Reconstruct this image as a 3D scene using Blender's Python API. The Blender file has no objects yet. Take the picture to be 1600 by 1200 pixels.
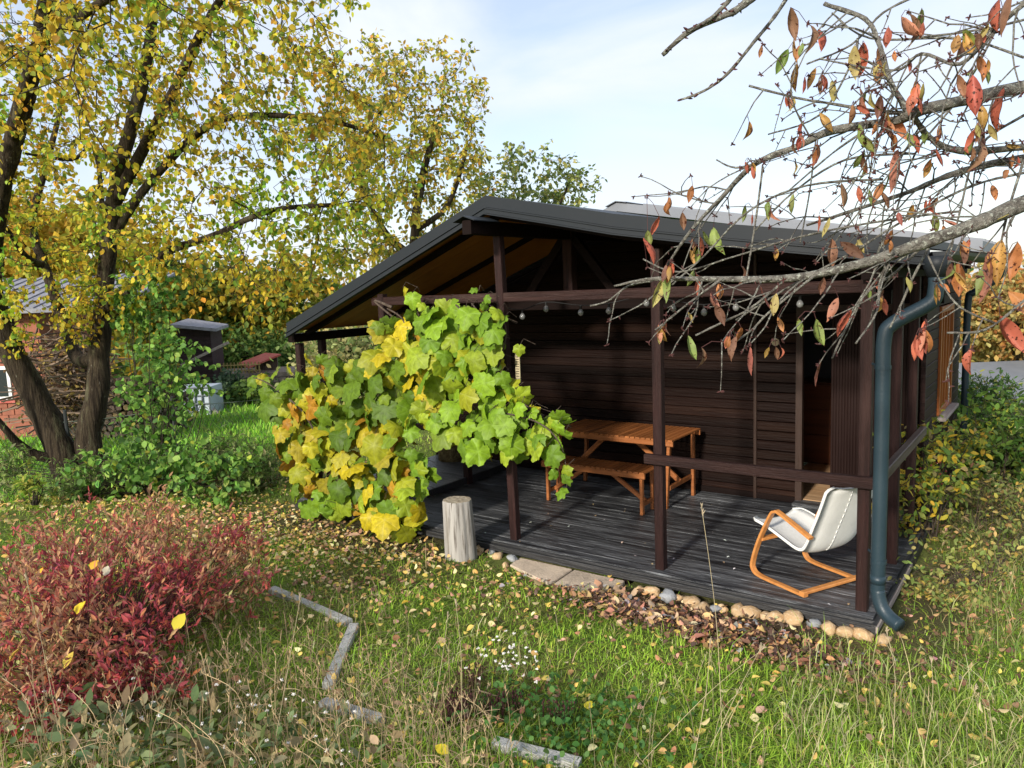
import bpy, bmesh, math, random
import numpy as np
from mathutils import Vector, Matrix, Quaternion, noise as mnoise
from mathutils.kdtree import KDTree

random.seed(7); rng = np.random.default_rng(7)
S = bpy.context.scene
COL = S.collection
R = math.radians

# ------------------------------------------------------------------ camera, sky, sun, exposure
CAM = np.array([3.864, -5.106, 2.174]); YAW, PITCH, ROLL, FPX = -0.63868, -0.12617, -0.04019, 1178.8
_f = np.array([math.sin(YAW)*math.cos(PITCH), math.cos(YAW)*math.cos(PITCH), math.sin(PITCH)])
_r = np.array([math.cos(YAW), -math.sin(YAW), 0.0]); _u = np.cross(_r, _f)
_r, _u = math.cos(ROLL)*_r + math.sin(ROLL)*_u, -math.sin(ROLL)*_r + math.cos(ROLL)*_u
cd = bpy.data.cameras.new('camera'); cam = bpy.data.objects.new('camera', cd); COL.objects.link(cam)
cam.matrix_world = Matrix(((_r[0], _u[0], -_f[0], CAM[0]), (_r[1], _u[1], -_f[1], CAM[1]), (_r[2], _u[2], -_f[2], CAM[2]), (0, 0, 0, 1)))
cd.sensor_width = 36; cd.lens = FPX/1600*36; cd.clip_start = .05; cd.clip_end = 600
S.camera = cam

SUN_EL, SUN_AZ_X = R(23), -0.05          # sunlight travels along (SUN_AZ_X, 1) in plan
w = bpy.data.worlds.new('World'); S.world = w; w.use_nodes = True
nt = w.node_tree; nt.nodes.clear()
N = nt.nodes.new; L = nt.links.new
sky = N('ShaderNodeTexSky'); sky.sky_type = 'NISHITA'; sky.sun_disc = False
sky.sun_elevation = SUN_EL; sky.sun_rotation = math.atan2(-SUN_AZ_X, -1.0)
tc = N('ShaderNodeTexCoord'); mp = N('ShaderNodeMapping'); mp.inputs['Scale'].default_value = (1.0, 1.6, 3.2)
mp.inputs['Rotation'].default_value = (0.1, .25, .5)
n1 = N('ShaderNodeTexNoise'); n1.inputs['Scale'].default_value = 2.3; n1.inputs['Detail'].default_value = 7; n1.inputs['Roughness'].default_value = .5
n1.inputs['Distortion'].default_value = .35
cr = N('ShaderNodeMapRange'); cr.inputs[1].default_value = .40; cr.inputs[2].default_value = .66; cr.inputs[3].default_value = .40; cr.inputs[4].default_value = 1.0
mx = N('ShaderNodeMix'); mx.data_type = 'RGBA'; mx.inputs['B'].default_value = (6.7, 7.15, 8.0, 1)
sc_ = N('ShaderNodeMix'); sc_.data_type = 'RGBA'; sc_.blend_type = 'MULTIPLY'; sc_.inputs['Factor'].default_value = 1; sc_.inputs['B'].default_value = (1.5, 1.45, 1.5, 1)
bg = N('ShaderNodeBackground'); bg.inputs['Strength'].default_value = .10
wo = N('ShaderNodeOutputWorld')
L(tc.outputs['Generated'], mp.inputs['Vector']); L(mp.outputs[0], n1.inputs['Vector']); L(n1.outputs['Fac'], cr.inputs[0])
L(sky.outputs[0], sc_.inputs['A']); L(sc_.outputs['Result'], mx.inputs['A']); L(cr.outputs[0], mx.inputs['Factor']); L(mx.outputs['Result'], bg.inputs[0]); L(bg.outputs[0], wo.inputs[0])

sd = bpy.data.lights.new('sun', 'SUN'); sd.energy = 3.7; sd.angle = R(5); sd.color = (1, .93, .82)
so = bpy.data.objects.new('sun', sd); COL.objects.link(so)
so.rotation_euler = Vector((SUN_AZ_X, 1, -math.tan(SUN_EL))).to_track_quat('-Z', 'Y').to_euler()
so.location = (0, -20, 15)
S.view_settings.view_transform = 'Standard'; S.view_settings.look = 'None'; S.view_settings.exposure = 0.50; S.view_settings.gamma = 1
S.view_settings.use_curve_mapping = False
S.render.engine = 'CYCLES'
S.cycles.max_bounces = 6; S.cycles.transparent_max_bounces = 8

def at(px, py, d):                       # a point d metres in front of the lens along a line of sight
    return CAM + d*(_f + _r*(px-800)/FPX - _u*(py-600)/FPX)
def onz(px, py, z):
    v = _f + _r*(px-800)/FPX - _u*(py-600)/FPX
    return CAM + v*(z-CAM[2])/v[2]

# ------------------------------------------------------------------ materials
def mat(name, color, rough=.7, spec=.3, noise=None, bump=0, metal=0, axis=None, streak=None, src=None, transl=0, rnd=0, var2=None, wav=None, coat=0):
    """color: base. noise=(scale, color2, lo, hi). axis = grain axis. src: 'attr'/'obj' takes the colour from the mesh / object."""
    m = bpy.data.materials.new(name); m.use_nodes = True; t = m.node_tree; t.nodes.clear()
    N = t.nodes.new; L = t.links.new
    out = N('ShaderNodeOutputMaterial'); b = N('ShaderNodeBsdfPrincipled')
    b.inputs['Roughness'].default_value = rough; b.inputs['Specular IOR Level'].default_value = spec; b.inputs['Metallic'].default_value = metal
    if coat: b.inputs['Coat Weight'].default_value = coat; b.inputs['Coat Roughness'].default_value = .25
    tc = N('ShaderNodeTexCoord'); geo = N('ShaderNodeNewGeometry'); oi = N('ShaderNodeObjectInfo')
    # world-fixed position so that no two neighbours share a pattern
    pos = N('ShaderNodeVectorMath'); pos.operation = 'ADD'; L(geo.outputs['Position'], pos.inputs[0])
    comb = N('ShaderNodeCombineXYZ'); mul = N('ShaderNodeMath'); mul.operation = 'MULTIPLY'; mul.inputs[1].default_value = 37 if axis is not None else 0
    L(oi.outputs['Random'], mul.inputs[0])
    for i in range(3): L(mul.outputs[0], comb.inputs[i])
    L(comb.outputs[0], pos.inputs[1])
    vec = pos.outputs[0]
    if axis is not None:
        mp = N('ShaderNodeMapping'); s = [1, 1, 1]; s[axis] = .06; mp.inputs['Scale'].default_value = s; L(vec, mp.inputs['Vector']); vec = mp.outputs[0]
    if src == 'attr':
        a = N('ShaderNodeAttribute'); a.attribute_name = 'Col'; col = a.outputs['Color']
    elif src == 'obj': col = oi.outputs['Color']
    else:
        c = N('ShaderNodeRGB'); c.outputs[0].default_value = (*color, 1); col = c.outputs[0]
    hgt = None
    for (scale, c2, lo, hi) in (noise or []):
        n = N('ShaderNodeTexNoise'); n.inputs['Scale'].default_value = scale; n.inputs['Detail'].default_value = 6; n.inputs['Roughness'].default_value = .62
        L(vec, n.inputs['Vector']); mr = N('ShaderNodeMapRange'); mr.inputs[1].default_value = lo; mr.inputs[2].default_value = hi; L(n.outputs['Fac'], mr.inputs[0])
        x = N('ShaderNodeMix'); x.data_type = 'RGBA'; L(mr.outputs[0], x.inputs['Factor']); L(col, x.inputs['A']); x.inputs['B'].default_value = (*c2, 1); col = x.outputs['Result']
        hgt = n.outputs['Fac']
    if rnd:
        h = N('ShaderNodeHueSaturation'); mr = N('ShaderNodeMapRange'); mr.inputs[3].default_value = 1-rnd; mr.inputs[4].default_value = 1+rnd
        L(oi.outputs['Random'], mr.inputs[0]); L(mr.outputs[0], h.inputs['Value']); L(col, h.inputs['Color']); col = h.outputs[0]
    L(col, b.inputs['Base Color'])
    if bump:
        bp = N('ShaderNodeBump'); bp.inputs['Strength'].default_value = min(1, bump); bp.inputs['Distance'].default_value = .01*max(1, bump)
        if hgt is None:
            n = N('ShaderNodeTexNoise'); n.inputs['Scale'].default_value = 60; L(vec, n.inputs['Vector']); hgt = n.outputs['Fac']
        L(hgt, bp.inputs['Height']); L(bp.outputs[0], b.inputs['Normal'])
    if transl:
        tr = N('ShaderNodeBsdfTranslucent'); L(col, tr.inputs['Color']); ms = N('ShaderNodeMixShader'); ms.inputs[0].default_value = transl
        L(b.outputs[0], ms.inputs[1]); L(tr.outputs[0], ms.inputs[2]); L(ms.outputs[0], out.inputs[0])
    else: L(b.outputs[0], out.inputs[0])
    return m

def vein_mat(name, src, nv=5, spots=0):
    """leaf with veins: attribute 'vein' on the mesh is 1 on a rib"""
    m = mat(name, (.2, .3, .05), rough=.5, spec=.25, src=src, transl=.32); t = m.node_tree
    b = [n for n in t.nodes if n.type == 'BSDF_PRINCIPLED'][0]; tr = [n for n in t.nodes if n.type == 'BSDF_TRANSLUCENT'][0]
    col = b.inputs['Base Color'].links[0].from_socket
    tc = t.nodes.new('ShaderNodeTexCoord'); n = t.nodes.new('ShaderNodeTexNoise'); geo = t.nodes.new('ShaderNodeNewGeometry')
    n.inputs['Scale'].default_value = 26; n.inputs['Detail'].default_value = 4; t.links.new(geo.outputs['Position'], n.inputs['Vector'])
    h = t.nodes.new('ShaderNodeHueSaturation'); mr = t.nodes.new('ShaderNodeMapRange'); mr.inputs[1].default_value = .3; mr.inputs[2].default_value = .7; mr.inputs[3].default_value = .72; mr.inputs[4].default_value = 1.25
    t.links.new(n.outputs['Fac'], mr.inputs[0]); t.links.new(mr.outputs[0], h.inputs['Value']); t.links.new(col, h.inputs['Color'])
    a = t.nodes.new('ShaderNodeAttribute'); a.attribute_name = 'vein'
    mx = t.nodes.new('ShaderNodeMix'); mx.data_type = 'RGBA'; pw = t.nodes.new('ShaderNodeMath'); pw.operation = 'POWER'; pw.inputs[1].default_value = 5
    t.links.new(a.outputs['Fac'], pw.inputs[0]); mm = t.nodes.new('ShaderNodeMath'); mm.operation = 'MULTIPLY'; mm.inputs[1].default_value = .28; t.links.new(pw.outputs[0], mm.inputs[0])
    t.links.new(mm.outputs[0], mx.inputs['Factor']); t.links.new(h.outputs[0], mx.inputs['A'])
    lt = t.nodes.new('ShaderNodeHueSaturation'); lt.inputs['Value'].default_value = 1.7; lt.inputs['Saturation'].default_value = .75; t.links.new(col, lt.inputs['Color']); t.links.new(lt.outputs[0], mx.inputs['B'])
    c = mx.outputs['Result']
    if spots:
        n2 = t.nodes.new('ShaderNodeTexNoise'); n2.inputs['Scale'].default_value = 95; n2.inputs['Detail'].default_value = 2; t.links.new(geo.outputs['Position'], n2.inputs['Vector'])
        m2 = t.nodes.new('ShaderNodeMapRange'); m2.inputs[1].default_value = .60; m2.inputs[2].default_value = .66; t.links.new(n2.outputs['Fac'], m2.inputs[0])
        x2 = t.nodes.new('ShaderNodeMix'); x2.data_type = 'RGBA'; x2.inputs['B'].default_value = (.07, .02, .01, 1); t.links.new(m2.outputs[0], x2.inputs['Factor']); t.links.new(c, x2.inputs['A']); c = x2.outputs['Result']
    t.links.new(c, b.inputs['Base Color']); t.links.new(c, tr.inputs['Color'])
    return m

DK = (.030, .0125, .0085)
M = dict(
    post=mat('dark stained timber', (.036, .015, .013), .6, .22, [(34, (.013, .005, .0045), .38, .66), (5, (.070, .038, .032), .52, .8), (120, (.10, .065, .055), .66, .8)], 1.2, axis=2, rnd=.15),
    beam=mat('dark stained beam', (.036, .016, .013), .6, .22, [(30, (.015, .006, .005), .36, .68), (9, (.09, .055, .045), .58, .8), (120, (.11, .075, .06), .66, .8)], 1.2, axis=0, rnd=.15),
    beamy=mat('weathered rail timber', (.10, .075, .06), .6, .3, [(30, (.04, .022, .018), .35, .7), (9, (.20, .17, .14), .55, .8)], 1.2, axis=1, rnd=.15),
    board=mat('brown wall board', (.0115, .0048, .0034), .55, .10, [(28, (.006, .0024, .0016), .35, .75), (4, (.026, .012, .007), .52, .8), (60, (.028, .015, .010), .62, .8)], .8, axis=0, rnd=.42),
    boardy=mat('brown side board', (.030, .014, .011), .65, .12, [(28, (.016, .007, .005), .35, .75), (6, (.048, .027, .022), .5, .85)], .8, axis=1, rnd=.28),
    leafdoor=mat('brown door leaf', (.015, .0055, .004), .55, .15, [(22, (.012, .004, .003), .35, .75)], .6, axis=2),
    trimb=mat('brown door frame', (.028, .014, .009), .55, .35, [(28, (.04, .02, .013), .35, .75)], .8, axis=2),
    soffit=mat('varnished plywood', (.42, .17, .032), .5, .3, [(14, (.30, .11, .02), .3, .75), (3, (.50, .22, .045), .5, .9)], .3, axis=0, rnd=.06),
    rafter=mat('dark rafter timber and soffit shade', (.010, .005, .004), .7, .1, [(20, (.006, .003, .0025), .3, .7)], .6, axis=0),
    deck=mat('black worn deck paint with painted sheen', (.013, .014, .017), .34, .6, [(10, (.085, .088, .094), .38, .66), (34, (.23, .24, .25), .48, .72), (90, (.006, .006, .007), .5, .68)], 2.0, axis=0, rnd=.35),  # pale streaks are worn paint, raised further to paint in sky sheen
    decke=mat('black deck edge paint', (.022, .022, .023), .45, .45, [(40, (.07, .07, .065), .55, .8)], 1.4, axis=0, rnd=.2),
    metal=mat('anthracite sheet metal', (.016, .020, .024), .5, .25, [(3, (.020, .023, .027), .4, .8)], 0),
    metall=mat('light grey sheet metal', (.17, .185, .21), .5, .4, [(2, (.22, .235, .26), .4, .8)], 0),
    pipe=mat('blue grey coated steel', (.018, .036, .048), .42, .4, [(4, (.026, .047, .06), .4, .8), (60, (.05, .062, .066), .62, .8)], .15),
    orange=mat('orange varnished window wood', (.40, .13, .025), .5, .3, [(24, (.24, .06, .012), .35, .7)], .5, axis=2),
    sill=mat('grey sill wood', (.30, .25, .22), .7, .2, [(24, (.45, .40, .36), .45, .7)], .6, axis=1),
    glass=mat('dark window glass', (.03, .035, .04), .08, .6),
    pine=mat('pale pine floor', (.46, .30, .17), .5, .3, [(14, (.34, .19, .09), .35, .75)], .5, axis=0, rnd=.2),
    inner=mat('dim grey inner wall', (.13, .13, .14), .8, .2, [(4, (.10, .10, .11), .4, .7)]),
    cabinet=mat('red brown cabinet', (.16, .05, .02), .4, .4, [(14, (.09, .03, .012), .35, .7)], .3, axis=0),
    table=mat('oiled acacia wood', (.36, .13, .040), .42, .4, [(26, (.22, .07, .020), .35, .72)], .7, axis=0, rnd=.22),
    tabley=mat('oiled acacia slat', (.33, .12, .036), .42, .4, [(26, (.20, .065, .018), .35, .72)], .7, axis=1, rnd=.3),
    bent=mat('bent birch frame', (.60, .26, .075), .38, .45, [(22, (.46, .17, .045), .4, .75)], .3),
    cloth=mat('white canvas', (.74, .74, .71), .85, .15, [(7, (.66, .66, .63), .45, .8)], .4),
    seam=mat('white stitching', (.85, .85, .82), .8, .2),
    stumpb=mat('weathered stump wood', (.34, .32, .29), .9, .1, [(9, (.46, .44, .40), .5, .8), (34, (.10, .085, .07), .50, .66), (6, (.20, .17, .12), .55, .75)], 2.2, axis=2),
    stumpt=mat('cut wood face', (.42, .36, .27), .9, .1, [(22, (.22, .17, .12), .4, .7)], 1.5),
    slab=mat('sandstone slab', (.60, .48, .36), .9, .15, [(5, (.36, .29, .22), .4, .7), (60, (.66, .56, .44), .5, .8)], 1.0, rnd=.08),
    kerb=mat('grey concrete', (.50, .49, .46), .9, .15, [(9, (.33, .33, .29), .42, .72), (80, (.58, .57, .54), .5, .8)], 1.4),
    tan=mat('tan round stone', (.52, .36, .20), .8, .2, [(9, (.40, .25, .12), .4, .7), (50, (.62, .50, .36), .5, .8)], .9, rnd=.22),
    grey=mat('grey round stone', (.30, .31, .32), .8, .2, [(9, (.20, .21, .21), .4, .7), (50, (.42, .42, .41), .5, .8)], .9, rnd=.22),
    bark=mat('plum tree bark', (.060, .046, .030), .95, .1, [(26, (.024, .018, .013), .42, .60), (7, (.13, .125, .070), .54, .72), (50, (.22, .21, .16), .64, .70)], 3.0, axis=2),
    barkt=mat('dark twig bark', (.045, .034, .026), .9, .1, [(20, (.08, .07, .055), .45, .7)], .6),
    cherrybark=mat('lichen covered cherry bark', (.23, .215, .185), .95, .1, [(40, (.075, .065, .056), .42, .60), (80, (.44, .45, .38), .52, .64)], 2.6),
    bud=mat('dark cherry bud', (.07, .028, .026), .8, .2),
    vinewood=mat('vine wood', (.11, .085, .065), .9, .1, [(30, (.05, .035, .03), .4, .65)], 1.5),
    dry=mat('dry stalk', (.45, .35, .21), .9, .1, src='attr'),
    flower=mat('white seed head', (.72, .69, .64), .9, .1),
    grass=mat('grass blade', (.1, .2, .03), .6, .2, src='attr', transl=.28),
    leafA=mat('leaf', (.1, .2, .03), .55, .2, src='attr', transl=.45),
    leafO=mat('single leaf', (.1, .2, .03), .55, .2, src='obj', transl=.45),
    litter=mat('fallen leaf', (.3, .2, .05), .7, .15, src='attr', transl=.12),
    litterO=mat('single fallen leaf', (.3, .2, .05), .7, .15, src='obj', transl=.12),
    vineO=vein_mat('vine leaf', 'obj'), vineA=vein_mat('small vine leaf', 'attr'),
    cherryO=vein_mat('cherry leaf', 'obj', spots=1),
    brick=mat('red brick', (.34, .13, .085), .9, .1, [(6, (.25, .10, .07), .4, .7)], .5),
    white=mat('white paint', (.75, .75, .74), .6, .3),
    slate=mat('grey roof sheet', (.27, .27, .30), .7, .3, [(8, (.17, .17, .19), .4, .65)], .6),
    shed=mat('dark shed board', (.045, .026, .028), .7, .3, [(20, (.02, .012, .014), .4, .7)], .8, axis=0, rnd=.3),
    tank=mat('white tank plastic', (.44, .50, .57), .5, .4, [(2, (.36, .42, .50), .4, .7)]),
    steel=mat('galvanised tube', (.16, .18, .20), .5, .4),
    redroof=mat('red sheet roof', (.42, .09, .07), .6, .3, [(5, (.55, .19, .16), .45, .75)]),
    fencey=mat('yellowed picket', (.38, .30, .12), .8, .2, rnd=.2),
    stonew=mat('dry stone', (.28, .23, .20), .9, .1, [(9, (.19, .15, .13), .4, .7)], 1, rnd=.2),
    wire=mat('green fence wire', (.10, .13, .10), .6, .3),
    fpost=mat('dark steel fence post', (.03, .035, .035), .6, .3),
    brush=mat('dead brushwood', (.17, .12, .085), .9, .1, src='attr'),
    enamel=mat('pale thermometer face', (.45, .38, .24), .5, .3), darkm=mat('dark marking', (.03, .025, .02), .6, .2),
    bulb=mat('clear bulb glass', (.20, .20, .20), .08, .8), cable=mat('black cable', (.01, .01, .01), .6, .3),
    moss=mat('mossy stump bark', (.20, .155, .075), .95, .1, [(22, (.09, .065, .03), .4, .6), (60, (.30, .25, .12), .5, .75)], 2.5),
    berry=mat('dark red berry', (.16, .012, .014), .35, .5),
    soil=None)

# ------------------------------------------------------------------ object helpers
def setp(o, label=None, cat=None, group=None, kind=None):
    if label: o['label'] = label
    if cat: o['category'] = cat
    if group: o['group'] = group
    if kind: o['kind'] = kind
    return o
def thing(name, label, cat, loc=(0, 0, 0), group=None):
    o = bpy.data.objects.new(name, None); COL.objects.link(o); o.location = loc; o.empty_display_size = .1
    return setp(o, label, cat, group)
def link(name, me, parent=None):
    o = bpy.data.objects.new(name, me); COL.objects.link(o)
    if parent is not None:
        o.parent = parent
        off = Vector(parent.location)
        if parent.parent: off = off + parent.parent.location
        o.location = -off
    return o
def mesh_np(name, V, F, m, col=None, smooth=False, vein=None):
    """V (n,3); F list/array of faces all with the same count, or list of lists"""
    me = bpy.data.meshes.new(name)
    if isinstance(F, np.ndarray):
        k = F.shape[1]; me.vertices.add(len(V)); me.vertices.foreach_set('co', np.asarray(V, np.float32).ravel())
        me.loops.add(F.size); me.loops.foreach_set('vertex_index', F.astype(np.int32).ravel())
        me.polygons.add(len(F)); me.polygons.foreach_set('loop_start', np.arange(0, F.size, k, dtype=np.int32))
        me.update(calc_edges=True)
    else: me.from_pydata([tuple(v) for v in V], [], F); me.update()
    if col is not None:
        a = me.color_attributes.new('Col', 'FLOAT_COLOR', 'POINT'); c = np.ones((len(V), 4), np.float32); c[:, :3] = col; a.data.foreach_set('color', c.ravel())
    if vein is not None:
        a = me.attributes.new('vein', 'FLOAT', 'POINT'); a.data.foreach_set('value', np.asarray(vein, np.float32))
    if smooth: me.polygons.foreach_set('use_smooth', np.ones(len(me.polygons), bool))
    if m: me.materials.append(m)
    return me
class MB:                                # collects geometry for ONE mesh
    def __init__(s): s.v = []; s.f = []; s.c = []; s.n = 0
    def add(s, V, F, c=None):
        s.v.extend([tuple(map(float, v)) for v in V]); s.f.extend([[i+s.n for i in f] for f in F]); s.n += len(V)
        if c is not None: s.c.extend([tuple(c)]*len(V))
    def box(s, lo, hi, c=.0):
        x0, y0, z0 = lo; x1, y1, z1 = hi
        s.beam(((x0+x1)/2, y0, (z0+z1)/2), ((x0+x1)/2, y1, (z0+z1)/2), x1-x0, z1-z0, c)
    def beam(s, a, b, wx, wz, ch=.004, up=(0, 0, 1)):
        a = Vector(a); b = Vector(b); d = (b-a).normalized(); u = Vector(up)
        if abs(d.dot(u)) > .98: u = Vector((0, 1, 0))
        r = d.cross(u).normalized(); u = r.cross(d)
        hx, hz = wx/2, wz/2; c = min(ch, hx*.4, hz*.4)
        if c > 0: pr = [(-hx+c, -hz), (hx-c, -hz), (hx, -hz+c), (hx, hz-c), (hx-c, hz), (-hx+c, hz), (-hx, hz-c), (-hx, -hz+c)]
        else: pr = [(-hx, -hz), (hx, -hz), (hx, hz), (-hx, hz)]
        k = len(pr); V = [a+r*x+u*z for x, z in pr]+[b+r*x+u*z for x, z in pr]
        F = [[(i+1) % k, i, k+i, k+(i+1) % k] for i in range(k)]+[list(range(k)), list(range(2*k-1, k-1, -1))]
        s.add(V, F)
    def tube(s, P, rad, n=8, cap=True, c=None):
        P = [Vector(p) for p in P]
        if not hasattr(rad, '__len__'): rad = [rad]*len(P)
        t = (P[1]-P[0]).normalized(); u = t.orthogonal().normalized(); V = []
        for i, p in enumerate(P):
            t2 = (P[min(i+1, len(P)-1)]-P[max(i-1, 0)])
            if t2.length > 1e-9:
                t2.normalize(); q = t.rotation_difference(t2); u = q @ u; t = t2
            u = (u-t*u.dot(t)).normalized(); v = t.cross(u)
            for k in range(n):
                a = 2*math.pi*k/n; V.append(p+(u*math.cos(a)+v*math.sin(a))*rad[i])
        F = [[i*n+k, i*n+(k+1) % n, (i+1)*n+(k+1) % n, (i+1)*n+k] for i in range(len(P)-1) for k in range(n)]
        if cap: F += [list(range(n))[::-1], list(range((len(P)-1)*n, len(P)*n))]
        s.add(V, F, c)
    def build(s, name, m, parent=None, smooth=False):
        me = mesh_np(name, s.v, s.f, m, col=np.array(s.c) if s.c else None, smooth=smooth)
        return link(name, me, parent)
def box(name, lo, hi, m, parent=None, c=.004):
    b = MB(); b.box(lo, hi, c); return b.build(name, m, parent)
def beam(name, a, bb, wx, wz, m, parent=None, c=.004):
    b = MB(); b.beam(a, bb, wx, wz, c); return b.build(name, m, parent)
def smoothpath(P, k=6):
    P = [Vector(p) for p in P]; out = []
    for i in range(len(P)-1):
        p0 = P[max(i-1, 0)]; p1 = P[i]; p2 = P[i+1]; p3 = P[min(i+2, len(P)-1)]
        for j in range(k):
            t = j/k
            out.append(.5*((2*p1)+(p2-p0)*t+(2*p0-5*p1+4*p2-p3)*t*t+(3*p1-p0-3*p2+p3)*t*t*t))
    out.append(P[-1]); return out

# ------------------------------------------------------------------ ground
def ground(x, y):
    x = np.asarray(x, float); y = np.asarray(y, float)
    g = -.115+.105*np.maximum(0, -y-.35)-.001*np.maximum(0, -y-6)**2*0
    g = np.minimum(g, .75)
    fade = 1/(1+np.exp((-(x)-7)*1.2))    # the slope flattens to the left
    g = g*fade+(-.30)*(1-fade)
    g = g-.055*np.maximum(0, -x-4.5)*(1/(1+np.exp(-(-x-4.5)*2)))
    g = np.where(x > 3, g+.05*np.minimum(x-3, 3), g)
    g = g-.14*np.maximum(0, y-7)*np.clip((x+2)/3, 0, 1)
    g = np.maximum(g, -2.2)
    return g+.018*np.sin(x*2.3+1)*np.cos(y*2.9)+.012*np.sin(x*5.1-y*4.3)
def gz(x, y): return float(ground(x, y))

gx = np.concatenate([np.linspace(-300, -22, 30), np.linspace(-21, -7, 50), np.linspace(-6.8, 6.2, 150), np.linspace(6.6, 12, 20), np.linspace(14, 300, 24)])
gy = np.concatenate([np.linspace(-60, -7, 14), np.linspace(-6.6, 4, 120), np.linspace(4.3, 20, 40), np.linspace(22, 500, 34)])
X, Y = np.meshgrid(gx, gy, indexing='ij'); Z = ground(X, Y)
V = np.stack([X, Y, Z], -1).reshape(-1, 3); nx, ny = len(gx), len(gy)
i, j = np.meshgrid(np.arange(nx-1), np.arange(ny-1), indexing='ij'); a0 = (i*ny+j).ravel()
F = np.stack([a0, a0+ny, a0+ny+1, a0+1], -1)
def bare(x, y):                          # 1 where the soil has no grass
    x = np.asarray(x, float); y = np.asarray(y, float)
    s = np.exp(-((x-1.95)/.95)**4)*np.exp(-((y+.36)/.33)**4)
    s = np.maximum(s, np.exp(-((x-3.2)/.28)**4)*np.exp(-((y-.6)/1.0)**4)*.8)
    s = np.maximum(s, .85*np.exp(-((x+1.6)/1.5)**4)*np.exp(-((y+.35)/.5)**4))
    return s
bm_ = bare(V[:, 0], V[:, 1])[:, None]
nz = np.array([mnoise.noise(Vector((v[0]*1.3, v[1]*1.3, 0))) for v in V])[:, None]
green = np.array([.12, .18, .03]); brown = np.array([.15, .13, .05]); soil = np.array([.075, .052, .036])
gcol = green+(brown-green)*np.clip(.45+nz*1.2, 0, 1); gcol = gcol*(1-bm_)+soil*bm_
far = (np.hypot(V[:, 0]-3.8, V[:, 1]+5) > 13)[:, None]; gcol = np.where(far, np.array([.11, .22, .03])+nz*.03, gcol)
M['soil'] = mat('soil and moss', (.1, .1, .05), .95, .1, [(45, (.07, .055, .03), .55, .8)], 2.5, src='attr')
g = link('ground', mesh_np('ground', V, F, M['soil'], col=np.clip(gcol, 0, 1), smooth=True)); setp(g, kind='structure', label='lawn ground strewn with autumn leaves around the cabin')

# ------------------------------------------------------------------ the cabin
cab = thing('cabin', 'dark brown timber garden cabin with open veranda and low metal roof', 'cabin', (0, 2.2, 0))
PT = [(-2.70, 1.905), (0, 2.93), (.62, 2.80), (1.17, 2.68), (1.85, 2.565), (2.4, 2.48), (3.2, 2.36)]   # top of the veranda roof
def rz(x, P=PT):
    if x <= P[0][0]: return P[0][1]
    for (a, za), (b, zb) in zip(P, P[1:]):
        if x <= b: return za+(zb-za)*(x-a)/(b-a)
    return P[-1][1]
SP = 1.426
for k, x in enumerate((-2.72, -SP, 0.045, SP, 2*SP)):
    beam('post', (x, 0, 0), (x+(-.055 if k == 2 else 0), 0, rz(x)-.22), .072, .072, M['post'], cab, .006)
beam('post', (-2.72, .30, 0), (-2.72, .30, 1.72), .072, .072, M['post'], cab, .006)
beam('post', (2.86, .98, 0), (2.86, .98, 2.15), .07, .07, M['post'], cab, .006)
beam('post', (2.86, 1.72, 0), (2.86, 1.72, 2.15), .07, .07, M['post'], cab, .006)
for y in (1.25, 2.1): beam('post', (-2.72, y, 0), (-2.72, y, 1.72), .07, .07, M['post'], cab, .006)
b = MB(); b.beam((-1.55, -.002, 2.10), (2.83, -.002, 2.10), .05, .078, .006); b.build('front_beam', M['beam'], cab)
for (a, bb) in (((.04, .02, 2.25), (.55, .02, 2.62)),): pass
# braces under the ridge, king post further in
beam('brace', (-.55, 1.1, 2.02), (-.06, 1.1, 2.62), .06, .08, M['rafter'], cab); beam('brace', (.55, 1.1, 2.02), (.06, 1.1, 2.62), .06, .08, M['rafter'], cab)
beam('king_post', (0, 1.1, 2.05), (0, 1.1, 2.70), .10, .10, M['post'], cab); beam('tie_beam', (-2.7, 1.1, 2.0), (2.8, 1.1, 2.0), .09, .10, M['rafter'], cab)
beam('eave_plate', (-2.72, -.1, 1.745), (-2.72, 2.2, 1.745), .10, .09, M['rafter'], cab)
beam('eave_plate', (2.88, -.1, 2.19), (2.88, 4.7, 2.19), .10, .10, M['rafter'], cab)
beam('ridge_beam', (0, -.42, 2.665), (0, 2.15, 2.665), .09, .11, M['rafter'], cab)
b = MB(); b.add([(-.11, -.46, 2.715), (0, -.46, 2.755), (.11, -.46, 2.715), (-.11, -.13, 2.715), (0, -.13, 2.755), (.11, -.13, 2.715),
                 (-.11, -.46, 2.707), (0, -.46, 2.747), (.11, -.46, 2.707), (-.11, -.13, 2.707), (0, -.13, 2.747), (.11, -.13, 2.707)],
                [[0, 1, 4, 3], [1, 2, 5, 4], [9, 10, 7, 6], [10, 11, 8, 7], [6, 7, 1, 0], [7, 8, 2, 1], [0, 3, 9, 6], [2, 8, 11, 5]])
b.build('ridge_beam_cap', M['metal'], cab)
# rails
beam('rail', (1.34, -.064, .866), (2.95, -.064, .866), .05, .074, M['beam'], cab, .006)
beam('rail', (2.925, -.037, .866), (2.925, 1.86, .866), .05, .074, M['beamy'], cab, .006)
beam('rail', (-2.655, .36, .80), (-2.655, 2.1, .80), .05, .08, M['post'], cab, .006)
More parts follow.
